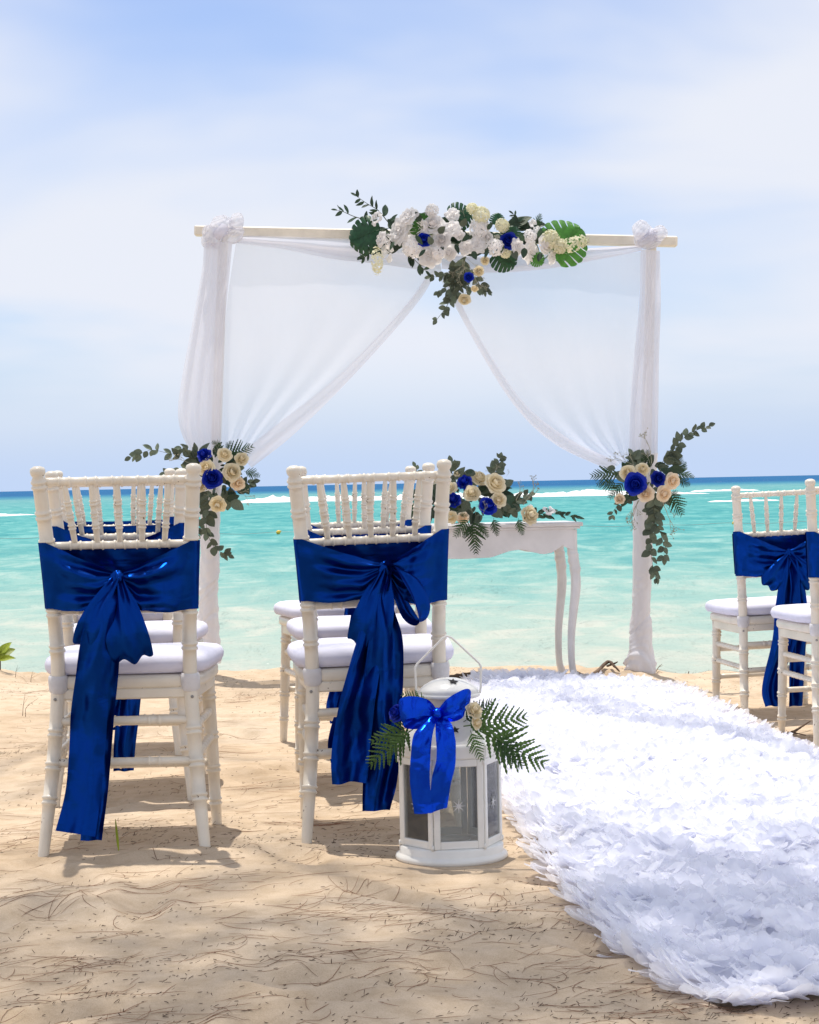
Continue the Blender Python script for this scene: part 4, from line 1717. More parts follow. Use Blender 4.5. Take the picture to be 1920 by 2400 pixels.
LAY_ROSE = [(3, 0.13, 0.92, -0.42, 1.8), (3, 0.25, 0.93, -0.45, 1.8), (3, 0.38, 0.90, -0.30, 1.75), (4, 0.54, 0.82, 0.10, 1.7), (5, 0.70, 0.68, 0.45, 1.6), (5, 0.80, 0.46, 0.62, 1.5)]
LAY_BUD = [(3, 0.15, 1.00, -0.45, 1.8), (3, 0.28, 1.02, -0.50, 1.7), (4, 0.42, 0.95, 0.18, 1.55), (5, 0.56, 0.82, 0.35, 1.5), (5, 0.66, 0.55, 0.50, 1.45)]
LAY_OPEN = [(3, 0.20, 0.55, 0.2, 1.6), (4, 0.44, 0.58, 0.45, 1.6), (5, 0.70, 0.50, 0.7, 1.55), (5, 0.86, 0.30, 0.8, 1.5)]
LAY_LILY = [(3, 0.70, 0.60, 1.3, 0.75), (3, 0.62, 0.72, 1.1, 0.7)]
ROSE = {}
for key, mat in (('cream', M_CREAM), ('peach', M_PEACH), ('blue', M_BLUEF), ('white', M_WHITEF)):
    ROSE[key] = [rose_mesh(key + '_rose', mat, s, LAY_ROSE) for s in (1, 2)] + [rose_mesh(key + '_rose', mat, 3, LAY_BUD)]
OPENW = [rose_mesh('white_blossom', M_WHITEF, s, LAY_OPEN, 0.10) for s in (5, 6, 7)]
LILYW = [rose_mesh('white_lily', M_WHITEF, s, LAY_LILY, 0.06) for s in (8, 9)]


def hydrangea_mesh(name, mat, seed, n=34, elong=1.0):
    r = random.Random(seed)
    m = MB()
    for k in range(n):
        zz = 1 - 1.35 * (k + 0.5) / n
        a = k * 2.399963 + r.uniform(-0.2, 0.2)
        q = math.sqrt(max(0, 1 - zz * zz))
        nrm = Vector((q * math.cos(a), q * math.sin(a), zz))
        c = Vector((nrm.x, nrm.y * elong, nrm.z)) * r.uniform(0.78, 0.98)
        x = nrm.cross(Vector((0.2, 0.3, 1))).normalized()
        y = nrm.cross(x)
        s = r.uniform(0.36, 0.46)
        a0 = r.uniform(0, 6)
        for p in range(4):
            aa = a0 + p * math.pi / 2
            d = x * math.cos(aa) + y * math.sin(aa)
            e = x * -math.sin(aa) + y * math.cos(aa)
            rows = [[c, c, c], [c + d * s * 0.55 - e * s * 0.42 + nrm * 0.03, c + d * s * 0.6 + nrm * 0.02, c + d * s * 0.55 + e * s * 0.42 + nrm * 0.03],
                    [c + d * s * 0.98 - e * s * 0.25 + nrm * 0.06, c + d * s * 1.06 + nrm * 0.03, c + d * s * 0.98 + e * s * 0.25 + nrm * 0.06]]
            m.grid(rows)
    return mesh_of(m, name, mat)


HYD = [hydrangea_mesh('hydrangea_head', M_YELLOWF, 3), hydrangea_mesh('hydrangea_head', M_WHITEF, 4)]
SPIKE = hydrangea_mesh('flower_spike', M_YELLOWF, 6, 46, 2.6)


def leaf_mesh(name, mat, w, shape=1.0, fold=0.12, curl=0.15, tipx=0.0):
    m = MB()
    rows = []
    n = 8
    for i in range(n + 1):
        s = i / n
        hw = w * (math.sin(math.pi * min(1, s ** shape)) ** 0.8) if 0 < i < n else 0.004
        row = []
        for j in (-1, -0.5, 0, 0.5, 1):
            row.append((j * hw + tipx * s * s, s, fold * abs(j) * hw * 2 - curl * s * s + 0.02 * math.sin(s * 9 + j)))
        rows.append(row)
    m.grid(rows)
    return mesh_of(m, name, mat)


EUCA = [leaf_mesh('leaf', M_EUCA, 0.34, 0.85), leaf_mesh('leaf', M_EUCA, 0.26, 0.9, 0.2, 0.25, 0.08), leaf_mesh('leaf', M_EUCA, 0.40, 0.8, 0.1, -0.1)]
RUSC = [leaf_mesh('leaf', M_RUSC, 0.19, 0.9), leaf_mesh('leaf', M_RUSC, 0.23, 0.9, 0.15, 0.2, 0.05)]
BLEAF = [leaf_mesh('leaf', M_BEACHLEAF, 0.27, 0.8, 0.15, 0.35), leaf_mesh('leaf', M_BEACHLEAF, 0.22, 0.9, 0.2, 0.5, 0.1)]
BROAD = [leaf_mesh('broad_leaf', M_EUCA, 0.36, 0.8, 0.15, 0.1), leaf_mesh('broad_leaf', M_RUSC, 0.30, 0.85, 0.1, 0.15)]


def fern_mesh(name, mat, seed, npair=11, width=0.40, bip=True):
    r = random.Random(seed)
    m = MB()
    m.tube([Vector((0.03 * math.sin(2.2 * s), s, -0.12 * s * s)) for s in np.linspace(0, 1, 9)], [0.010 * (1 - 0.8 * s) for s in np.linspace(0, 1, 9)], 4)
    for k in range(npair):
        s = 0.12 + 0.86 * k / npair
        ln = width * (1 - s) ** 0.75 * (0.55 + 0.9 * min(1, s * 4)) * r.uniform(0.88, 1.1) + 0.03
        c = Vector((0.03 * math.sin(2.2 * s), s, -0.12 * s * s))
        for sd in (-1, 1):
            ang = math.radians(58 - 22 * s + r.uniform(-6, 6))
            d = Vector((sd * math.sin(ang), math.cos(ang), r.uniform(-0.25, 0.1)))
            e = Vector((-d.y * sd, d.x * sd, 0)) * 1.0
            if bip and ln > 0.10:
                nn = max(3, int(ln / 0.032))
                for q in range(nn):
                    u = (q + 0.6) / nn
                    pl = 0.075 * (1 - u) ** 0.6 * (0.6 + ln) + 0.018
                    b = c + d * (ln * u)
                    for s2 in (-1, 1):
                        dd = (d * 0.62 + e * s2 * 0.8).normalized()
                        ee = Vector((-dd.y, dd.x, 0))
                        base = len(m.v)
                        m.v += [tuple(b), tuple(b + dd * pl * 0.5 + ee * pl * 0.24), tuple(b + dd * pl + Vector((0, 0, -0.01))), tuple(b + dd * pl * 0.5 - ee * pl * 0.24)]
                        m.f.append((base, base + 1, base + 2, base + 3))
                base = len(m.v)
                w = 0.006
                m.v += [tuple(c - e * w), tuple(c + e * w), tuple(c + d * ln)]
                m.f.append((base, base + 1, base + 2))
            else:
                w = 0.015 + 0.070 * ln
                NQ = 13
                rows = []
                for q in range(NQ):
                    u = q / (NQ - 1)
                    hw = w * (1 - 0.75 * u) * min(1.0, 0.35 + u * 5) * (1.25 if q % 2 else 0.62) if q < NQ - 1 else 0.002
                    b = c + d * (ln * u)
                    rows.append([b - e * hw, b + Vector((0, 0, 0.008)), b + e * hw])
                m.grid(rows)
    return mesh_of(m, name, mat, False)


FERN = [fern_mesh('fern_frond', M_FERN, 1, 9, 0.40, False), fern_mesh('fern_frond', M_FERN, 2, 11, 0.32, False)]
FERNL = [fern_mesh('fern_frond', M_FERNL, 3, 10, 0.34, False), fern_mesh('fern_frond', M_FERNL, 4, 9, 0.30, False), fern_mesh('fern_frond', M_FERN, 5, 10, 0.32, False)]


def monstera_mesh(name, mat, seed):
    r = random.Random(seed)
    m = MB()
    nl = 7

    def wid(y):
        return 0.62 * math.sin(math.pi * (0.10 + 0.86 * min(1, y)) ** 0.72) + 0.03
    for sd in (-1, 1):
        for k in range(nl):
            y0, y1 = k / nl, (k + 1) / nl
            cut = r.uniform(0.36, 0.6)
            gap = r.uniform(0.10, 0.24)
            rows = []
            for i in range(9):
                u = i / 8
                row = []
                for j in range(5):
                    p = j / 4
                    if u > cut:
                        p = 0.5 + (p - 0.5) * (1 - gap * float(smooth(cut, cut + 0.12, u)))
                    y = y0 + (y1 - y0) * p
                    w = wid(y) * (1 - 0.06 * (2 * p - 1) ** 2 * (u > 0.8))
                    ang = 0.75 - 0.95 * (1 - y) + 0.1
                    x = sd * u * w * (1 - 0.12 * u)
                    yy = y * 0.86 + u * w * 0.55 * math.sin(ang)
                    row.append((x, yy, -0.10 * u * u + 0.03 * math.sin(y * 7) + 0.05 * u * (1 - u) - 0.14 * y * y))
                rows.append(row if sd > 0 else row[::-1])
            m.grid(rows)
    m.tube([Vector((0, y * 0.86, 0.006 + 0.03 * math.sin(y * 7) - 0.14 * y * y)) for y in np.linspace(-0.35, 1, 12)], [0.012 * (1 - 0.6 * q) for q in np.linspace(0, 1, 12)], 5)
    return mesh_of(m, name, mat)


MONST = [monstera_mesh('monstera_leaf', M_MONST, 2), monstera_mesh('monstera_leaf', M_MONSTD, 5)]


def wisp_mesh(name, seed, n=7):
    """Fine dry filler: forked hair-thin twigs with tiny tips."""
    r = random.Random(seed)
    m = MB()

    def branch(p, d, L, rad, depth):
        pts = [p]
        q = p.copy()
        dd = d.copy()
        for i in range(4):
            dd = (dd + Vector((r.uniform(-0.2, 0.2), r.uniform(-0.1, 0.1), r.uniform(-0.2, 0.2)))).normalized()
            q = q + dd * L / 4
            pts.append(q.copy())
        m.tube(pts, [rad, rad * 0.9, rad * 0.75, rad * 0.6, rad * 0.5], 3, caps=False)
        if depth == 0:
            m.tube([q - dd * 0.014, q, q + dd * 0.02], [0.004, 0.020, 0.004], 4, caps=False)
            return
        for k in range(r.choice((2, 3))):
            t = r.choice((2, 3, 4))
            nd = (dd + Vector((r.uniform(-0.9, 0.9), r.uniform(-0.2, 0.2), r.uniform(-0.9, 0.9)))).normalized()
            branch(pts[t], nd, L * r.uniform(0.4, 0.7), rad * 0.7, depth - 1)
    branch(Vector((0, 0, 0)), Vector((0, 1, 0)), 0.5, 0.013, 3)
    return mesh_of(m, name, M_WISP, False)


WISP = [wisp_mesh('filler_twig', s) for s in (1, 2, 3, 4)]
TOCAM = Vector((0, -1, 0.05))


class Bouquet:
    """A flower arrangement; photo coordinates are those of one enlarged view (ox, oy, scale)."""

    def __init__(self, name, label, cat, view, d, root_px, group=None, seed=1):
        self.ox, self.oy, self.sc = view
        self.d = d
        self.r = random.Random(seed)
        c = self.w(*root_px)
        self.c = c
        self.t = empty(name, c)
        tag(self.t, label, cat, group)

    def w(self, x, y, dd=0.0):
        return P(self.ox + self.sc * x, self.oy + self.sc * y, self.d + dd)

    def size(self, px):
        return px * self.sc * self.d / FPX

    def face(self, x, y, k=0.9):
        """Direction a bloom looks: to the viewer, fanned outwards from the middle."""
        p = self.w(x, y)
        o = (p - self.c)
        v = TOCAM + Vector((o.x, 0, o.z)) * k * 4 + Vector((self.r.uniform(-0.3, 0.3), 0, self.r.uniform(-0.12, 0.4)))
        return v.normalized()

    def bloom(self, kind, x, y, rad, dd=0.0, name=None, face=None):
        me = self.r.choice(kind)
        f = face or self.face(x, y)
        q = Vector(f).normalized().to_track_quat('Z', 'Y').to_matrix().to_4x4()
        s = self.size(rad) * self.r.uniform(0.88, 1.10) * (1.15 if self.sc < 0.3 else 0.95)
        M = Matrix.Translation(self.w(x, y, dd - 0.02)) @ q @ Matrix.Rotation(self.r.uniform(0, 6.28), 4, 'Z') @ Matrix.Scale(s, 4)
        return inst(name or me.name.split('.')[0], me, self.t, M)

    def leaf(self, kind, x0, y0, x1, y1, dd=0.0, dd1=None, name=None, tilt=0.45):
        me = self.r.choice(kind)
        n = TOCAM + Vector((self.r.uniform(-tilt, tilt), 0, self.r.uniform(-tilt, tilt) + 0.15))
        M = basis_between(self.w(x0, y0, dd), self.w(x1, y1, dd if dd1 is None else dd1), n)
        return inst(name or me.name.split('.')[0], me, self.t, M)

    def sprig(self, pts, n, size, kind, dd=0.0, name='eucalyptus_sprig', ang=50, tipscale=0.55, pair=True):
        P3 = [self.w(x, y, dd + (q[0] if q else 0.0)) for x, y, *q in pts]
        C = [Vector(p) for p in catmull(P3, 30)]
        m = MB()
        m.tube([c - self.c for c in C], [self.size(3.2) * (1 - 0.6 * k / 30) for k in range(31)], 5)
        s = m.build(name, M_STEM, self.t)
        L = self.size(size) * 1.18
        for k in range(n):
            u = (k + 0.7) / n
            i = min(29, int(u * 30))
            tan = (C[i + 1] - C[i]).normalized()
            side = tan.cross(TOCAM).normalized()
            for sg in ((-1, 1) if pair and self.r.random() < 0.75 else (self.r.choice((-1, 1)),)):
                a = math.radians(ang + self.r.uniform(-25, 20))
                d = tan * math.cos(a) + side * sg * math.sin(a) + Vector((0, self.r.uniform(-0.6, 0.4), -0.1))
                nrm = TOCAM + Vector((self.r.uniform(-0.9, 0.9), self.r.uniform(-0.2, 0.4), self.r.uniform(-0.7, 0.9)))
                ll = L * (1 - (1 - tipscale) * u) * self.r.uniform(0.75, 1.2)
                b = C[i] + tan * self.r.uniform(-0.2, 0.2) * L
                inst('leaf', self.r.choice(kind), s, basis_between(b, b + d.normalized() * ll, nrm))
        # end leaf
        tan = (C[-1] - C[-3]).normalized()
        inst('leaf', kind[0], s, basis_between(C[-1], C[-1] + tan * L * tipscale, TOCAM + Vector((0.3, 0, 0.4))))
        return s

    def core(self, x, y, rx, ry, n=26, dd=0.03, mats=None):
        """Leaves packed behind the blooms."""
        for k in range(n):
            a = self.r.uniform(0, 6.28)
            q = math.sqrt(self.r.random())
            cx, cy = x + rx * q * math.cos(a) * 0.7, y + ry * q * math.sin(a) * 0.7
            ex, ey = x + rx * 1.15 * q * math.cos(a + 0.25) + self.r.uniform(-40, 40), y + ry * 1.15 * q * math.sin(a + 0.25) + self.r.uniform(-40, 40)
            self.leaf(mats or (EUCA + RUSC + BROAD), cx, cy, ex, ey, dd + self.r.uniform(-0.01, 0.03), dd + self.r.uniform(-0.03, 0.02), 'leaf', 0.8)


# ------------------------------------------------------------------ bouquet on the left post
b = Bouquet('flower_bouquet', 'cream and blue rose bouquet tied to the left arch post', 'bouquet', (280, 1000, 0.2087), YA - 0.17, (1080, 560), 'bouquets on the arch posts', 3)
b.core(1080, 560, 310, 370, 58)
for kind, x, y, rr, dd in (('blue', 960, 330, 92, 0), ('blue', 1040, 585, 105, -0.035), ('cream', 1180, 320, 88, 0), ('cream', 980, 465, 84, -0.02), ('cream', 1262, 512, 98, -0.03), ('peach', 1325, 640, 86, 0), ('cream', 1368, 372, 84, 0.01), ('cream', 1110, 862, 104, -0.01), ('cream', 925, 672, 70, 0.0)):
    b.bloom(ROSE[kind], x, y, rr, dd - 0.02)
for a in ((1160, 330, 1500, 190), (1200, 260, 1245, 150), (1400, 500, 1585, 548), (1160, 240, 1030, 170)):
    b.leaf(FERN, *a[:4], 0.0, name='fern_frond')
b.sprig([(900, 400), (760, 330), (560, 300), (380, 262), (270, 290), (130, 345)], 9, 130, EUCA, -0.01)
b.sprig([(900, 480), (780, 470), (650, 520), (520, 530)], 5, 120, EUCA, 0.0)
b.sprig([(940, 360), (840, 280), (700, 250)], 4, 140, EUCA, 0.0)
b.sprig([(1010, 900), (975, 1040), (990, 1200), (1060, 1350), (1140, 1410), (1220, 1445)], 9, 120, EUCA, -0.02)
b.sprig([(980, 900), (930, 1060), (890, 1150), (870, 1260)], 6, 100, EUCA, -0.01)
b.sprig([(1300, 700), (1420, 640), (1500, 620)], 4, 130, EUCA, 0.0)
for a in ((1200, 820, 1350, 780), (1250, 840, 1400, 930), (1020, 830, 900, 950), (1000, 800, 880, 880), (1370, 620, 1460, 760), (1090, 520, 1190, 640)):
    b.leaf(BROAD, *a, -0.02, name='broad_leaf')
for a in ((1100, 350, 1080, 150), (1350, 330, 1480, 270), (1300, 700, 1540, 830), (800, 420, 560, 260), (1000, 800, 960, 700), (1050, 700, 1130, 720)):
    b.leaf(WISP, *a, -0.03, name='filler_twig')

# ------------------------------------------------------------------ bouquet on the right post
b = Bouquet('flower_bouquet', 'cream and blue rose bouquet with long trailing eucalyptus on the right arch post', 'bouquet', (1360, 960, 0.1971), YA - 0.17, (820, 850), 'bouquets on the arch posts', 5)
b.core(820, 830, 350, 310, 60)
for kind, x, y, rr, dd in (('cream', 568, 755, 102, -0.01), ('cream', 742, 715, 84, 0.0), ('blue', 655, 882, 112, -0.035), ('blue', 922, 822, 96, -0.01), ('peach', 782, 1000, 92, -0.02), ('peach', 990, 1000, 92, 0), ('peach', 1092, 850, 90, 0.01), ('peach', 470, 1062, 64, 0.01)):
    b.bloom(ROSE[kind], x, y, rr, dd - 0.02)
for a in ((480, 760, 118, 785), (520, 860, 340, 1060), (440, 880, 190, 900), (1120, 720, 1375, 790), (1150, 820, 1320, 895), (1150, 760, 1210, 560), (1080, 980, 1235, 1262), (800, 640, 805, 470), (1200, 760, 1250, 610), (640, 660, 500, 640), (1070, 980, 1200, 1020), (760, 640, 690, 560)):
    b.leaf(FERN, *a, 0.0, name='fern_frond')
b.sprig([(960, 640), (1080, 520), (1180, 400), (1260, 310), (1400, 240), (1530, 190)], 11, 130, EUCA, -0.01)
b.sprig([(1000, 640), (1080, 580), (1150, 520)], 4, 140, EUCA, 0.0)
b.sprig([(880, 1050), (875, 1200), (900, 1340), (960, 1480), (990, 1620), (1000, 1760)], 12, 145, EUCA, -0.03)
b.sprig([(860, 1060), (840, 1250), (840, 1450), (840, 1620), (850, 1780), (880, 1920), (905, 2000)], 13, 130, EUCA, -0.01)
b.sprig([(700, 680), (650, 600), (620, 540)], 3, 140, EUCA, 0.0)
b.sprig([(560, 1000), (480, 1090), (400, 1200), (370, 1260)], 4, 100, EUCA, 0.0)
for a in ((420, 700, 320, 690), (600, 1020, 700, 960), (560, 1070, 620, 1120), (1060, 700, 1240, 720), (1080, 760, 960, 700), (560, 1000, 500, 1160), (930, 1060, 980, 1190)):
    b.leaf(BROAD, *a, -0.01, name='broad_leaf')
for a in ((640, 660, 310, 460), (640, 660, 590, 390), (850, 640, 870, 210), (830, 640, 800, 400), (700, 1080, 470, 1430), (690, 1080, 620, 1400), (1000, 1100, 1090, 1330), (980, 1100, 1070, 1560), (700, 1080, 540, 1260), (900, 700, 960, 620), (860, 700, 830, 640), (790, 820, 800, 780), (800, 880, 790, 800), (870, 700, 940, 660)):
    b.leaf(WISP, *a, -0.04, name='filler_twig')

# ------------------------------------------------------------------ arrangement on the table
b = Bouquet('flower_arrangement', 'low cream and blue rose arrangement lying on the white console table', 'flower arrangement', (920, 1050, 0.2783), 9.36, (640, 600), None, 9)
b.core(650, 430, 400, 200, 84)
b.core(300, 500, 200, 160, 26)
for kind, x, y, rr, dd in (('cream', 672, 392, 78, -0.06), ('cream', 862, 302, 88, -0.03), ('cream', 892, 440, 66, -0.05), ('cream', 730, 262, 64, 0.02), ('cream', 490, 345, 60, -0.03), ('cream', 502, 582, 62, -0.08), ('peach', 596, 590, 50, -0.09), ('cream', 1142, 572, 84, -0.06), ('cream', 350, 282, 42, 0), ('cream', 545, 215, 34, 0.03), ('cream', 288, 612, 42, -0.04), ('blue', 612, 300, 70, -0.02), ('blue', 515, 450, 70, -0.06), ('blue', 800, 492, 72, -0.07), ('cream', 250, 420, 46, 0)):
    b.bloom(ROSE[kind], x, y, rr, dd)
for a in ((690, 600, 702, 905), (640, 590, 530, 760), (850, 590, 895, 745), (720, 620, 820, 750), (680, 650, 590, 760), (1060, 590, 1102, 740), (260, 470, 95, 560), (240, 440, 110, 430), (560, 560, 640, 560)):
    b.leaf(FERN, *a, -0.20, name='fern_frond')
b.sprig([(860, 260), (880, 180), (905, 90)], 7, 90, EUCA, 0.0)
b.sprig([(960, 560), (1010, 470), (1100, 400), (1150, 390)], 6, 90, EUCA, -0.02)
b.sprig([(1100, 590), (1250, 555), (1400, 560), (1560, 585)], 11, 95, RUSC, -0.04, 'ruscus_sprig', 30)
b.sprig([(540, 300), (500, 200), (490, 130)], 4, 110, EUCA, 0.02)
b.sprig([(330, 400), (220, 240), (190, 160)], 4, 80, EUCA, 0.02)
b.sprig([(300, 560), (180, 600), (80, 660)], 5, 100, EUCA, -0.02)
for a in ((940, 320, 1020, 270), (900, 360, 990, 330), (860, 520, 930, 590), (960, 480, 980, 590), (1040, 440, 1090, 450), (1010, 520, 1050, 590), (640, 440, 590, 540), (700, 220, 600, 200), (960, 400, 1080, 520), (620, 210, 690, 190)):
    b.leaf(BROAD, *a, -0.02, name='broad_leaf')
for a in ((960, 240, 1000, 180), (1040, 440, 1140, 280), (1100, 480, 1305, 250), (820, 220, 790, 170), (540, 180, 560, 140), (350, 180, 340, 110), (780, 540, 700, 480), (760, 560, 820, 440), (700, 600, 720, 520), (1080, 440, 1200, 400), (860, 200, 930, 120), (860, 210, 900, 140)):
    b.leaf(WISP, *a, -0.12, name='filler_twig')
b.bloom(LILYW, 1318, 530, 44, -0.03, 'white_lily', face=(0.2, -0.7, 0.7))
b.bloom(LILYW, 1160, 520, 40, -0.03, 'white_lily')

# ------------------------------------------------------------------ garland on the beam
b = Bouquet('flower_garland', 'white blossom garland with monstera leaves and blue roses on the arch beam', 'garland', (760, 420, 0.3826), YA - 0.10, (860, 360), None, 12)
b.core(560, 350, 330, 120, 46, 0.0, RUSC + BROAD)
b.core(1120, 350, 280, 110, 40, 0.0, RUSC + BROAD)
b.core(850, 590, 90, 120, 30, 0.0, EUCA)
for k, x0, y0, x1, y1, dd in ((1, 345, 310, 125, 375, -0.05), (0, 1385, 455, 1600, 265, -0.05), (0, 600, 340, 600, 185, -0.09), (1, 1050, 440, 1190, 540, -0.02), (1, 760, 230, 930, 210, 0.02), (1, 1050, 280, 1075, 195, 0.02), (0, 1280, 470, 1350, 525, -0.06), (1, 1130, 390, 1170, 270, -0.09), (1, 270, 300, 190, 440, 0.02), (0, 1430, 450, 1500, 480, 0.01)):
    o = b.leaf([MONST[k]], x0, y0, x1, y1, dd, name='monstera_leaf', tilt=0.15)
for kind, x, y, rr in (('blue', 612, 372, 58), ('blue', 1130, 378, 54), ('blue', 886, 600, 36)):
    b.bloom(ROSE[kind], x, y, rr, -0.075, name='blue_rose', face=(0, -1, 0.12))
for k, (x, y, rr) in enumerate(((460, 315, 92), (670, 280, 76), (512, 225, 66), (545, 412, 74), (640, 470, 68), (722, 372, 62), (785, 212, 52), (660, 192, 48), (780, 300, 58), (770, 445, 56), (345, 365, 48), (1050, 420, 62), (1270, 445, 64), (1345, 400, 62), (1190, 412, 50), (950, 300, 62), (940, 400, 60), (830, 345, 44), (1400, 480, 44), (1260, 350, 50), (870, 420, 48), (1000, 360, 48), (580, 300, 54), (700, 450, 50))):
    kind = (OPENW, ROSE['white'], OPENW, [HYD[1]])[k % 4]
    b.bloom(kind, x, y, rr, -0.045 - 0.02 * (k % 3))
for x0, y0, x1, y1 in ((560, 340, 600, 400), (430, 380, 400, 430), (590, 260, 560, 200), (700, 330, 740, 290), (620, 430, 580, 470), (730, 410, 700, 460), (840, 290, 870, 240), (890, 340, 850, 380), (1000, 310, 1030, 260), (1010, 430, 980, 480), (1100, 400, 1080, 450), (1220, 380, 1200, 330), (1230, 420, 1220, 480), (1310, 350, 1330, 300), (410, 260, 440, 210), (800, 400, 830, 450), (1160, 440, 1180, 490), (1330, 450, 1310, 500), (910, 440, 930, 490), (660, 400, 640, 350)):
    b.leaf(RUSC + BROAD, x0, y0, x1, y1, -0.115, -0.135, name='broad_leaf', tilt=0.6)
for x, y, rr in ((322, 240, 50), (390, 450, 58), (1285, 285, 50), (395, 370, 40)):
    b.bloom(LILYW, x, y, rr, -0.05, 'white_lily')
for x, y, rr in ((1385, 370, 64), (960, 220, 52), (1090, 285, 44), (905, 180, 34), (1110, 450, 40), (1440, 410, 50)):
    b.bloom([HYD[0]], x, y, rr, -0.06)
o = inst('flower_spike', SPIKE, b.t, basis_between(b.w(1520, 400, -0.08), b.w(1600, 375, -0.08), TOCAM, b.size(44)))
o = inst('flower_spike', SPIKE, b.t, basis_between(b.w(325, 500, -0.08), b.w(330, 600, -0.08), TOCAM, b.size(36)))
for k, (x, y, rr) in enumerate(((860, 735, 42), (922, 668, 34), (945, 560, 42), (985, 500, 30))):
    b.bloom(ROSE['cream'], x, y, rr, -0.05, name='cream_rose')
b.sprig([(390, 260), (330, 190), (265, 150), (200, 105)], 5, 72, RUSC, -0.02, 'ruscus_sprig', 55)
b.sprig([(300, 260), (190, 230), (120, 200), (80, 190)], 5, 62, RUSC, -0.01, 'ruscus_sprig', 55)
b.sprig([(1180, 280), (1185, 240), (1160, 215)], 3, 60, RUSC, 0.0, 'ruscus_sprig')
b.sprig([(500, 440), (560, 500), (620, 560)], 4, 80, RUSC, -0.05, 'ruscus_sprig')
b.sprig([(300, 430), (260, 470), (235, 480)], 3, 60, RUSC, -0.02, 'ruscus_sprig')
b.sprig([(850, 520), (800, 640), (770, 740), (735, 800), (690, 860)], 11, 62, EUCA, -0.03)
b.sprig([(840, 540), (740, 590), (650, 600)], 7, 58, EUCA, -0.02)
b.sprig([(860, 560), (760, 650), (700, 690)], 6, 58, EUCA, -0.03)
b.sprig([(930, 600), (960, 660), (1000, 690)], 6, 55, EUCA, -0.03)
b.sprig([(860, 480), (840, 600), (820, 700)], 8, 60, EUCA, -0.05)
for a in ((860, 500, 820, 640), (860, 520, 760, 600), (880, 520, 980, 640), (900, 560, 960, 720), (840, 560, 800, 660), (850, 480, 900, 420), (840, 600, 780, 560), (880, 620, 850, 700), (850, 500, 850, 600), (1010, 250, 990, 180), (860, 230, 855, 155), (1600, 400, 1640, 370), (870, 480, 930, 560)):
    b.leaf(WISP, *a, -0.08, name='filler_twig')
b.leaf(FERN, 1290, 300, 1325, 205, 0.0, name='fern_frond')
b.leaf(FERN, 1290, 350, 1360, 310, -0.05, name='fern_frond')

# ------------------------------------------------------------------ greenery tucked behind the lantern's bow
b = Bouquet('lantern_posy', 'fern fronds with a blue and a cream rose tucked behind the lantern bow', 'posy', (620, 1550, 0.4058), 4.86, (1000, 330), None, 15)
for k, x0, y0, x1, y1, dd, d1 in ((0, 1150, 375, 1515, 300, 0.0, -0.04), (0, 1240, 400, 1640, 583, -0.01, -0.05), (2, 1150, 350, 1322, 217, 0.02, 0.03), (1, 1190, 400, 1262, 578, -0.03, -0.045), (0, 860, 390, 603, 615, -0.01, -0.03), (1, 860, 370, 610, 480, 0.0, -0.02), (1, 950, 255, 780, 188, 0.0, 0.02), (2, 1330, 430, 1500, 610, -0.02, -0.05), (1, 840, 400, 720, 540, -0.03, -0.04)):
    b.leaf([FERNL[k]], x0, y0, x1, y1, dd, d1, name='fern_frond', tilt=0.25)
b.bloom(ROSE['blue'], 770, 300, 66, 0.02, 'blue_rose', face=(-0.7, -0.6, 0.5))
b.bloom(ROSE['cream'], 1205, 290, 66, -0.005, 'cream_rose', face=(0.45, -0.7, 0.6))
b.bloom(ROSE['cream'], 1222, 356, 46, 0.0, 'cream_rose', face=(0.8, -0.6, 0.2))

# ------------------------------------------------------------------ plant on the bank at the left edge
pp = P(-6, 1575, 9.75)
t = empty('beach_plant', (pp.x, pp.y, gz(pp.x, pp.y)))
r = random.Random(5)
m = MB()
m.tube([Vector((0, 0, -0.03)), Vector((0.005, 0, 0.03)), Vector((0.0, 0, 0.075))], [0.016, 0.012, 0.008], 7)
m.build('stem', M_BARK, t)
for k in range(17):
    a = 2.4 * k
    up = 0.25 + 0.75 * r.random()
    L_ = r.uniform(0.045, 0.08)
    base = Vector((0.012 * math.cos(a), 0.012 * math.sin(a), 0.03 + 0.045 * r.random()))
    d = Vector((math.cos(a) * (1.1 - up * 0.7), math.sin(a) * (1.1 - up * 0.7), up)).normalized()
    o = bpy.data.objects.new('leaf', r.choice(BLEAF))
    COL.objects.link(o)
    o.parent = t
    o.matrix_basis = basis_between(base, base + d * L_, Vector((0.2 * d.x, -1, 0.7)))
tag(t, 'small yellow-green leafy plant on the sand bank at the left edge', 'plant')


# ------------------------------------------------------------------ petal aisle runner
RL = [(3.40, 0.52), (3.45, 0.49), (3.68, 0.435), (3.95, 0.395), (4.24, 0.365), (4.7, 0.32), (5.2, 0.295), (6.2, 0.265), (7.2, 0.25), (8.4, 0.245), (9.2, 0.26), (9.4, 0.32)]
RR = [(3.3, 1.42), (5.0, 1.34), (6.0, 1.29), (6.7, 1.255), (7.4, 1.20), (7.85, 1.12), (8.1, 1.075), (8.45, 1.03), (8.8, 0.96), (9.05, 0.87), (9.2, 0.75), (9.35, 0.57)]


def runner_bounds(y):
    return float(np.interp(y, [p[0] for p in RL], [p[1] for p in RL])), float(np.interp(y, [p[0] for p in RR], [p[1] for p in RR]))


def near_end(x):
    return 3.42 + 0.30 * max(0.0, x - 0.44) + 0.02 * n1(x * 6, 71)


def runner_z(x, y):
    l, r_ = runner_bounds(y)
    e = min(1.0, max(0.0, min(x - l, r_ - x) / 0.10), max(0.0, (y - near_end(x)) / 0.10), max(0.0, (9.42 - y) / 0.12))
    und = 0.014 + 0.040 * n1(y * 1.6 + x * 0.5, 72) + 0.026 * n1(y * 3.7 - x * 1.1, 73) + 0.014 * n1(x * 5 + y * 1.3, 74)
    return max(0.0, und) * e ** 0.6


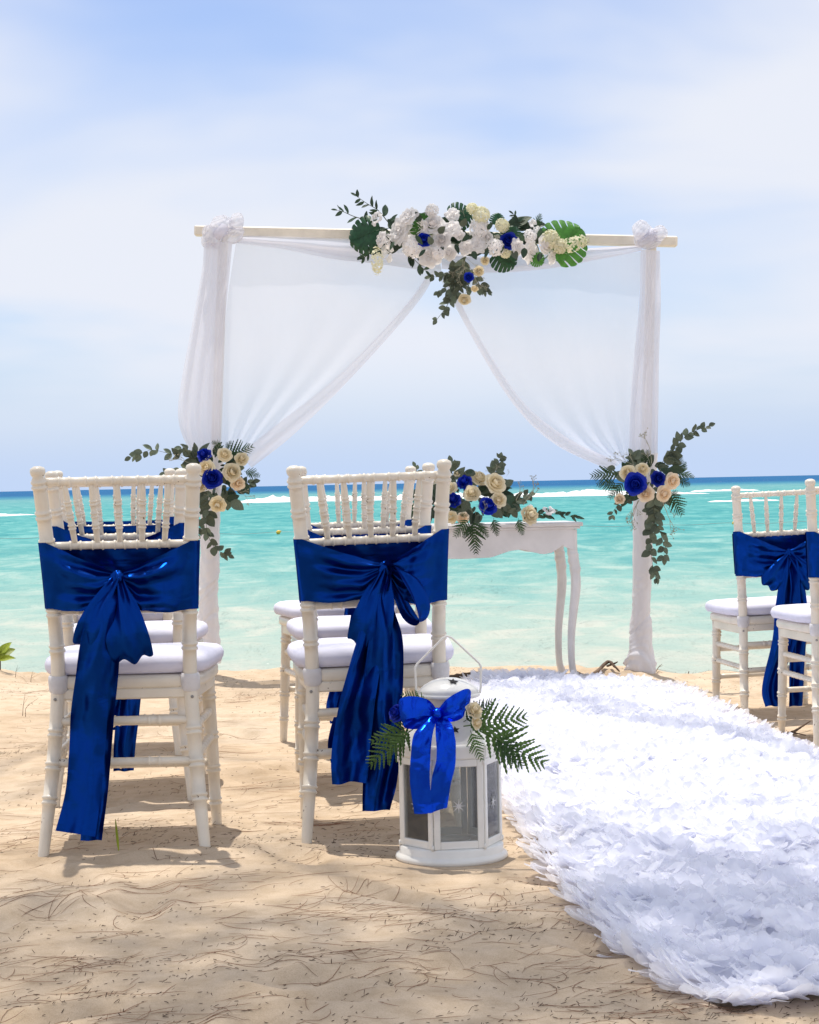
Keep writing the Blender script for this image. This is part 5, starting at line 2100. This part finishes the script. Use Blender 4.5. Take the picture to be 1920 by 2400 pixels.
def petal_variants():
    out = []
    r = random.Random(19)
    for k in range(6):
        pts = []
        nu, nv = 6, 5
        w = r.uniform(0.85, 1.2)
        curl = r.uniform(0.05, 0.40)
        tw = r.uniform(-0.25, 0.25)
        pk = r.uniform(-0.02, 0.10)
        for i in range(nu + 1):
            s = i / nu
            hw = w * 0.5 * (0.30, 0.62, 0.86, 1.0, 0.98, 0.80, 0.46)[i]
            for j in range(nv + 1):
                q = j / nv * 2 - 1
                pts.append((q * hw + tw * s * s * 0.3, s * (1 - 0.10 * q * q * s) + pk * (s > 0.9) * (1 - q * q), curl * s * s + (0.10 - 0.045 * k) * q * q * (0.4 + s) + 0.045 * math.sin(4 * q + k) * s))
        fs = []
        for i in range(nu):
            for j in range(nv):
                a = i * (nv + 1) + j
                fs.append((a, a + 1, a + nv + 2, a + nv + 1))
        out.append((np.array(pts), fs))
    return out


def make_runner():
    t = empty('petal_runner', (0.8, 6.0, 0.0))
    Lc = Vector(t.location)
    # cloth backing that follows the sand
    rows = []
    for y in np.linspace(3.42, 9.40, 200):
        l, r_ = runner_bounds(y)
        row = []
        for q in np.linspace(0, 1, 30):
            x = l + 0.015 + (r_ - l - 0.03) * q
            yy = max(y, near_end(x) + 0.015)
            row.append(Vector((x, yy, gz_fast(x, yy) + 0.012 + runner_z(x, yy) * 0.75)) - Lc)
        rows.append(row)
    # ground heights vary under the cloth: evaluate in bulk for speed
    m = MB()
    m.grid(rows)
    m.build('backing', M_BACKING, t)
    var = petal_variants()
    meshes = []
    for k, (pv, fs) in enumerate(var):
        mb = MB()
        mb.v = [tuple(p) for p in pv]
        mb.f = list(fs)
        meshes.append(mesh_of(mb, 'petal', M_PETAL))
    r = random.Random(23)
    items = []
    y = 3.36
    while y < 9.44:
        step = 0.0115 + 0.0016 * (y - 3.4)
        l, r_ = runner_bounds(y)
        x = l - 0.02 + r.uniform(0, 0.03)
        while x < r_ + 0.03:
            xx = x + r.uniform(-0.014, 0.014)
            yy = y + r.uniform(-0.014, 0.014)
            if yy > near_end(xx) - 0.02 and xx < 0.30 * yy + 0.35:
                edge = min(xx - l, r_ - xx, yy - near_end(xx))
                items.append((xx, yy, edge, r_ - xx < xx - l))
            x += 0.022 + 0.0018 * (y - 3.4)
        y += step
    xs = np.array([i[0] for i in items])
    ys = np.array([i[1] for i in items])
    gzs = ground_z(xs, ys)
    allv, allf = [], []
    near = []
    base = 0
    order = sorted(range(len(items)), key=lambda k: items[k][1])
    chosen = set()
    cand = [k for k in order if items[k][1] < 4.6 and items[k][0] < 0.192 * items[k][1]]
    r.shuffle(cand)
    chosen = set(cand[:300])
    for k, (x, y, edge, right) in enumerate(items):
        z = gzs[k] + 0.012 + runner_z(x, y)
        s = r.uniform(0.036, 0.058)
        yaw = r.uniform(0, 6.283)
        pit = math.radians(r.gauss(12, 9))
        if edge < 0.05:      # fringe petals lie outward
            yaw = (math.pi / 2 if not right else -math.pi / 2) + r.uniform(-0.7, 0.7)
            if y - near_end(x) < 0.05:
                yaw = math.pi + r.uniform(-0.8, 0.8)
            pit = math.radians(r.uniform(0, 28))
            z = gzs[k] + 0.008 + runner_z(x, y) * 0.8 + r.uniform(0, 0.012)
        R = Matrix.Translation((x, y, z)) @ Matrix.Rotation(yaw, 4, 'Z') @ Matrix.Rotation(pit, 4, 'X') @ Matrix.Rotation(r.uniform(-0.2, 0.2), 4, 'Y') @ Matrix.Scale(s, 4)
        vi = r.randrange(6)
        if k in chosen:
            inst('petal', meshes[vi], t, R)
        else:
            A = np.array(R)
            pv, fs = var[vi]
            allv.append(pv @ A[:3, :3].T + A[:3, 3] - np.array(Lc))
            allf.append(np.array(fs) + base)
            base += len(pv)
    Vv = np.concatenate(allv)
    Ff = np.concatenate(allf)
    o = link_mesh('petal_pile', Vv.tolist(), Ff.tolist(), M_PETAL, t)
    o['kind'] = 'stuff'
    return tag(t, 'white ruffled petal aisle runner leading to the table', 'runner')


make_runner()


# ------------------------------------------------------------------ casuarina needles and debris on the sand
def litter(name, label, mat, n_cl, per, n_free, len_rng, rad, curve, seed, lift=0.001):
    R = np.random.RandomState(seed)
    P0, A0 = [], []
    for c in range(n_cl):
        cy = 3.3 + 7.0 * R.rand() ** 1.5
        hw = 0.205 * cy + 0.1
        cx = R.uniform(-hw, hw)
        ca = R.normal(0.15, 0.5)
        n = int(per * R.uniform(0.4, 1.7))
        sp = R.uniform(0.05, 0.22)
        P0.append(np.stack([cx + R.normal(0, sp * 1.5, n), cy + R.normal(0, sp, n)], 1))
        A0.append(ca + R.normal(0, 0.55, n))
    fy = 3.2 + 7.3 * R.rand(n_free) ** 1.5
    hw = 0.21 * fy + 0.15
    P0.append(np.stack([R.uniform(-1, 1, n_free) * hw, fy], 1))
    A0.append(R.uniform(0, 6.28, n_free))
    P0 = np.concatenate(P0)
    A0 = np.concatenate(A0)
    keep = []
    for x, y in P0:
        l, r_ = runner_bounds(y)
        inside = l + 0.03 < x < r_ - 0.03 and y > near_end(x) + 0.03 and y < 9.4
        keep.append((not inside) and y > 3.0 and y < float(beach_edge(np.array([x]))[0]) + 0.25)
    keep = np.array(keep)
    P0, A0 = P0[keep], A0[keep]
    n = len(P0)
    Ls = R.uniform(len_rng[0], len_rng[1], n) * (0.6 + 0.4 * R.rand(n))
    cv = R.normal(0, curve, n)
    K = 6
    ts = np.linspace(-0.5, 0.5, K)
    pts = np.zeros((n, K, 3))
    for k, tt in enumerate(ts):
        a = A0 + cv * tt
        pts[:, k, 0] = P0[:, 0] + Ls * tt * np.cos(A0 + cv * tt * 0.5)
        pts[:, k, 1] = P0[:, 1] + Ls * tt * np.sin(A0 + cv * tt * 0.5)
    pts[:, :, 2] = ground_z(pts[:, :, 0].ravel(), pts[:, :, 1].ravel()).reshape(n, K) + lift + rad
    pts[:, :, 2] += (R.rand(n) ** 5 * 0.010)[:, None] * (ts[None, :] + 0.5)
    rr = rad * R.uniform(0.7, 1.25, n)
    side = np.stack([-np.sin(A0), np.cos(A0), np.zeros(n)], 1)
    verts = np.zeros((n, K, 3, 3))
    for j, (sx, sz) in enumerate(((-1, -0.4), (1, -0.4), (0, 0.9))):
        tap = np.array([0.5, 0.9, 1, 1, 0.9, 0.4])
        verts[:, :, j, :] = pts + side[:, None, :] * (sx * rr[:, None, None] * tap[None, :, None])
        verts[:, :, j, 2] += sz * rr[:, None] * tap[None, :]
    V_ = verts.reshape(-1, 3)
    f = []
    for k in range(K - 1):
        for j in range(3):
            a = k * 3 + j
            b_ = k * 3 + (j + 1) % 3
            f.append((a, b_, b_ + 3, a + 3))
    f = np.array(f)
    F = (f[None] + (np.arange(n) * K * 3)[:, None, None]).reshape(-1, 4)
    o = link_mesh(name, V_.tolist(), F.tolist(), mat)
    o['label'] = label
    o['kind'] = 'stuff'
    return o


litter('pine_needles', 'dry reddish needles strewn over the sand', M_NEEDLE, 90, 16, 300, (0.05, 0.17), 0.00050, 1.1, 3)
litter('needle_bits', 'short dark needle fragments scattered over the sand', M_BITS, 130, 52, 700, (0.004, 0.015), 0.00070, 0.5, 5)


# ------------------------------------------------------------------ twigs and roots along the bank
def twig(label, pts, r0, fork=None, name='twig', group=None):
    c = Vector(pts[0])
    t = empty(name, c)
    C = [Vector(p) - c for p in catmull(pts, 16)]
    m = MB()
    m.tube(C, [r0 * (1 - 0.7 * k / 16) * (1 + 0.18 * math.sin(k * 2.7)) for k in range(17)], 7)
    m.build('stem', M_BARK, t)
    for f in fork or []:
        m = MB()
        C = [Vector(p) - c for p in catmull(f, 8)]
        m.tube(C, [r0 * 0.5 * (1 - 0.6 * k / 8) for k in range(9)], 5)
        m.build('side_twig', M_BARK, t)
    return tag(t, label, 'twig', group)


def GP(px, py, up=0.004):
    """Where the ray through a photo pixel meets the sand."""
    y = 6.0
    for _ in range(12):
        p = P(px, py, y)
        h = gz_fast(p.x, p.y) + up
        y = max(3.0, min(10.4, y * (CAM_Z - h) / max(0.05, CAM_Z - p.z)))
    p = P(px, py, y)
    p.z = gz(p.x, p.y) + up
    return p


twig('dark forked twig between the two right-hand chairs', [GP(1832, 1722), GP(1858, 1716, 0.008), GP(1878, 1704, 0.02), GP(1900, 1690, 0.03)], 0.007, [[GP(1858, 1716, 0.008), GP(1872, 1720, 0.01), GP(1890, 1724, 0.006)]])
for lab, a, h1 in (('thin dry stem standing in the sand at far left', (53, 1678), 0.085), ('thin dry stem on the bank left of the leftmost chair', (72, 1600), 0.05), ('thin dry stem beside the far left plant', (36, 1588), 0.055), ('thin leaning dry stem left of the leftmost chair', (60, 1680), 0.07)):
    p = GP(*a)
    twig(lab, [p, p + Vector((0.004, 0, h1 * 0.5)), p + Vector((0.012 if 'lean' not in lab else 0.05, 0, h1))], 0.0013, [[p + Vector((0.004, 0, h1 * 0.5)), p + Vector((0.02, 0, h1 * 0.8))]], 'dry_stem')
twig('gnarled brown root lying on the bank between table and right post', [GP(1344, 1575, 0.01), GP(1385, 1570, 0.02), GP(1424, 1560, 0.035), GP(1440, 1566, 0.03), GP(1452, 1574, 0.01)], 0.012, [[GP(1424, 1560, 0.03), GP(1440, 1556, 0.04), GP(1448, 1551, 0.05)]], 'driftwood_root')
twig('dry twig beside the foot of the right post', [GP(1534, 1574), GP(1545, 1564, 0.02), GP(1552, 1553, 0.05)], 0.0025, [[GP(1545, 1564, 0.02), GP(1555, 1560, 0.03)]], 'dry_stem')
twig('brown twig on the bank right of the right post', [GP(1545, 1576), GP(1580, 1572, 0.01), GP(1615, 1576, 0.01)], 0.008, None)
twig('bleached root on the bank just right of the chair behind the lantern', [GP(1050, 1588), GP(1090, 1580, 0.02), GP(1140, 1577, 0.025), GP(1190, 1582, 0.01)], 0.014, None, 'driftwood_root')
# single green blade by the leftmost chair
p = GP(278, 1990)
m = MB()
rows = []
for k in range(8):
    s = k / 7
    w = 0.0028 * math.sin(math.pi * (0.12 + 0.86 * s)) + 0.0003
    c = p + Vector((-0.006 * s, 0.0, 0.075 * s - 0.004))
    rows.append([c + Vector((-w, 0, 0)), c + Vector((0, -0.0008, 0)), c + Vector((w, 0, 0))])
m.grid(rows)
o = m.build('grass_blade', M_BEACHLEAF)
tag(o, 'single yellow-green blade sticking up under the leftmost front chair', 'grass blade')

# ------------------------------------------------------------------ float line out on the water
YB = 60.0
a, c_ = P(560, 1258, YB), P(1760, 1234, YB)
m = MB()
pts = []
for k in range(121):
    x = -14 + 28 * k / 120
    pts.append(Vector((x, YB + 0.6 * n1(x * 0.2, 91), SEA_Z + 0.05 + 0.02 * math.sin(x * 3))))
m.tube(pts, 0.006, 5)
o = m.build('float_line', M_ROPE)
tag(o, 'thin float line stretched across the turquoise water', 'rope')
for lab, px in (('small yellow float on the water left of the lantern chair', 652), ('small yellow float on the water left of the right-hand chairs', 1722)):
    q = P(px, 1250, YB)
    m = MB()
    m.lathe([(0.0, -0.055), (0.035, -0.045), (0.055, -0.02), (0.06, 0.0), (0.055, 0.02), (0.035, 0.045), (0.012, 0.056), (0.012, 0.075), (0.0, 0.076)], 14)
    o = m.build('float', M_BUOY)
    o.location = (q.x, YB + 0.6 * n1(q.x * 0.2, 91), SEA_Z + 0.06)
    o.rotation_euler = (0.5, 1.1, 0.3)
    o.scale = (1, 1, 1.25)
    tag(o, lab, 'float', 'yellow floats on the line')


# ------------------------------------------------------------------ casuarina trees behind the camera, overhanging the aisle: their shade dapples the sand
def casuarina(label, base, branches, seed, per=220):
    r = random.Random(seed)
    t = empty('casuarina_tree', (base[0], base[1], gz(base[0], base[1])))
    L = Vector(t.location)
    m = MB()
    top = Vector((base[0] + 0.3, base[1] + 0.8, 14.5))
    C = [Vector(p) for p in catmull([(base[0], base[1], L.z - 0.2), (base[0] + 0.1, base[1] + 0.15, 2.5), (base[0] + 0.05, base[1] + 0.4, 5.5), tuple(top)], 24)]
    m.tube([c - L for c in C], [0.17 * (1 - 0.8 * k / 24) + 0.02 for k in range(25)], 12)
    for (ex, ey, ez) in branches:
        k = min(22, max(6, int((ez - 3.0) / 14.0 * 24)))
        mid = C[k].lerp(Vector((ex, ey, ez)), 0.5) + Vector((0, 0, 0.35))
        B = [Vector(p) for p in catmull([tuple(C[k]), tuple(mid), (ex, ey, ez)], 10)]
        m.tube([c - L for c in B], [0.05 * (1 - 0.8 * q / 10) + 0.006 for q in range(11)], 6)
    m.build('trunk', M_BARK, t)
    vs, fs = [], []
    for (ex, ey, ez) in branches:
        for k in range(per):
            c = Vector((ex + r.gauss(0, 0.5), ey + r.gauss(0, 0.5), ez + r.gauss(0, 0.3)))
            for q in range(7):
                d = Vector((r.gauss(0, 0.6), r.gauss(0, 0.6), r.gauss(-0.35, 0.5))).normalized()
                ln = r.uniform(0.10, 0.24)
                w = 0.0045
                s = d.cross(Vector((r.uniform(-1, 1), r.uniform(-1, 1), r.uniform(-1, 1)))).normalized() * w
                b0 = len(vs)
                p0 = c - L
                p1 = c + d * ln * 0.5 + Vector((0, 0, -0.01)) - L
                p2 = c + d * ln + Vector((0, 0, -0.05)) - L
                vs += [tuple(p0 - s), tuple(p0 + s), tuple(p1 + s), tuple(p1 - s), tuple(p2)]
                fs += [(b0, b0 + 1, b0 + 2, b0 + 3), (b0 + 3, b0 + 2, b0 + 4)]
    o = link_mesh('crown', vs, fs, M_CANOPY, t, False)
    return tag(t, label, 'tree', 'casuarina trees shading the beach')


def overhang(x0, x1, y0, y1, z, n, seed):
    """Branch ends spread so that their shade falls on the sand between x0..x1 and y0..y1."""
    r = random.Random(seed)
    out = []
    for k in range(n):
        zz = z + r.uniform(-0.9, 0.9)
        gx_, gy_ = r.uniform(x0, x1), r.uniform(y0, y1)
        out.append((gx_ - zz * 0.10, gy_ + zz * 0.23, zz))
    return out


casuarina('feathery casuarina tree behind the viewpoint at left, shading the sand', (-3.6, -1.2),
          overhang(-1.7, 0.2, 2.9, 4.35, 12.0, 22, 3) + overhang(-2.4, -0.9, 5.2, 8.0, 11.5, 5, 4) + [(-3.4, 0.5, 7.0), (-4.4, 1.0, 8.0), (-3.4, -0.4, 9.3), (-2.6, 2.0, 7.8)], 5, 48)
casuarina('feathery casuarina tree behind the viewpoint at right, shading the runner', (3.4, -0.8),
          overhang(0.2, 1.3, 3.2, 4.7, 12.0, 20, 8) + overhang(0.2, 1.0, 8.6, 9.4, 12.0, 3, 9) + overhang(-0.7, 0.3, 4.9, 6.4, 12.0, 2, 12) + [(2.2, 3.2, 7.8), (3.4, 1.4, 7.0), (4.2, -0.2, 8.0), (3.4, 0.0, 9.4)], 9, 27)
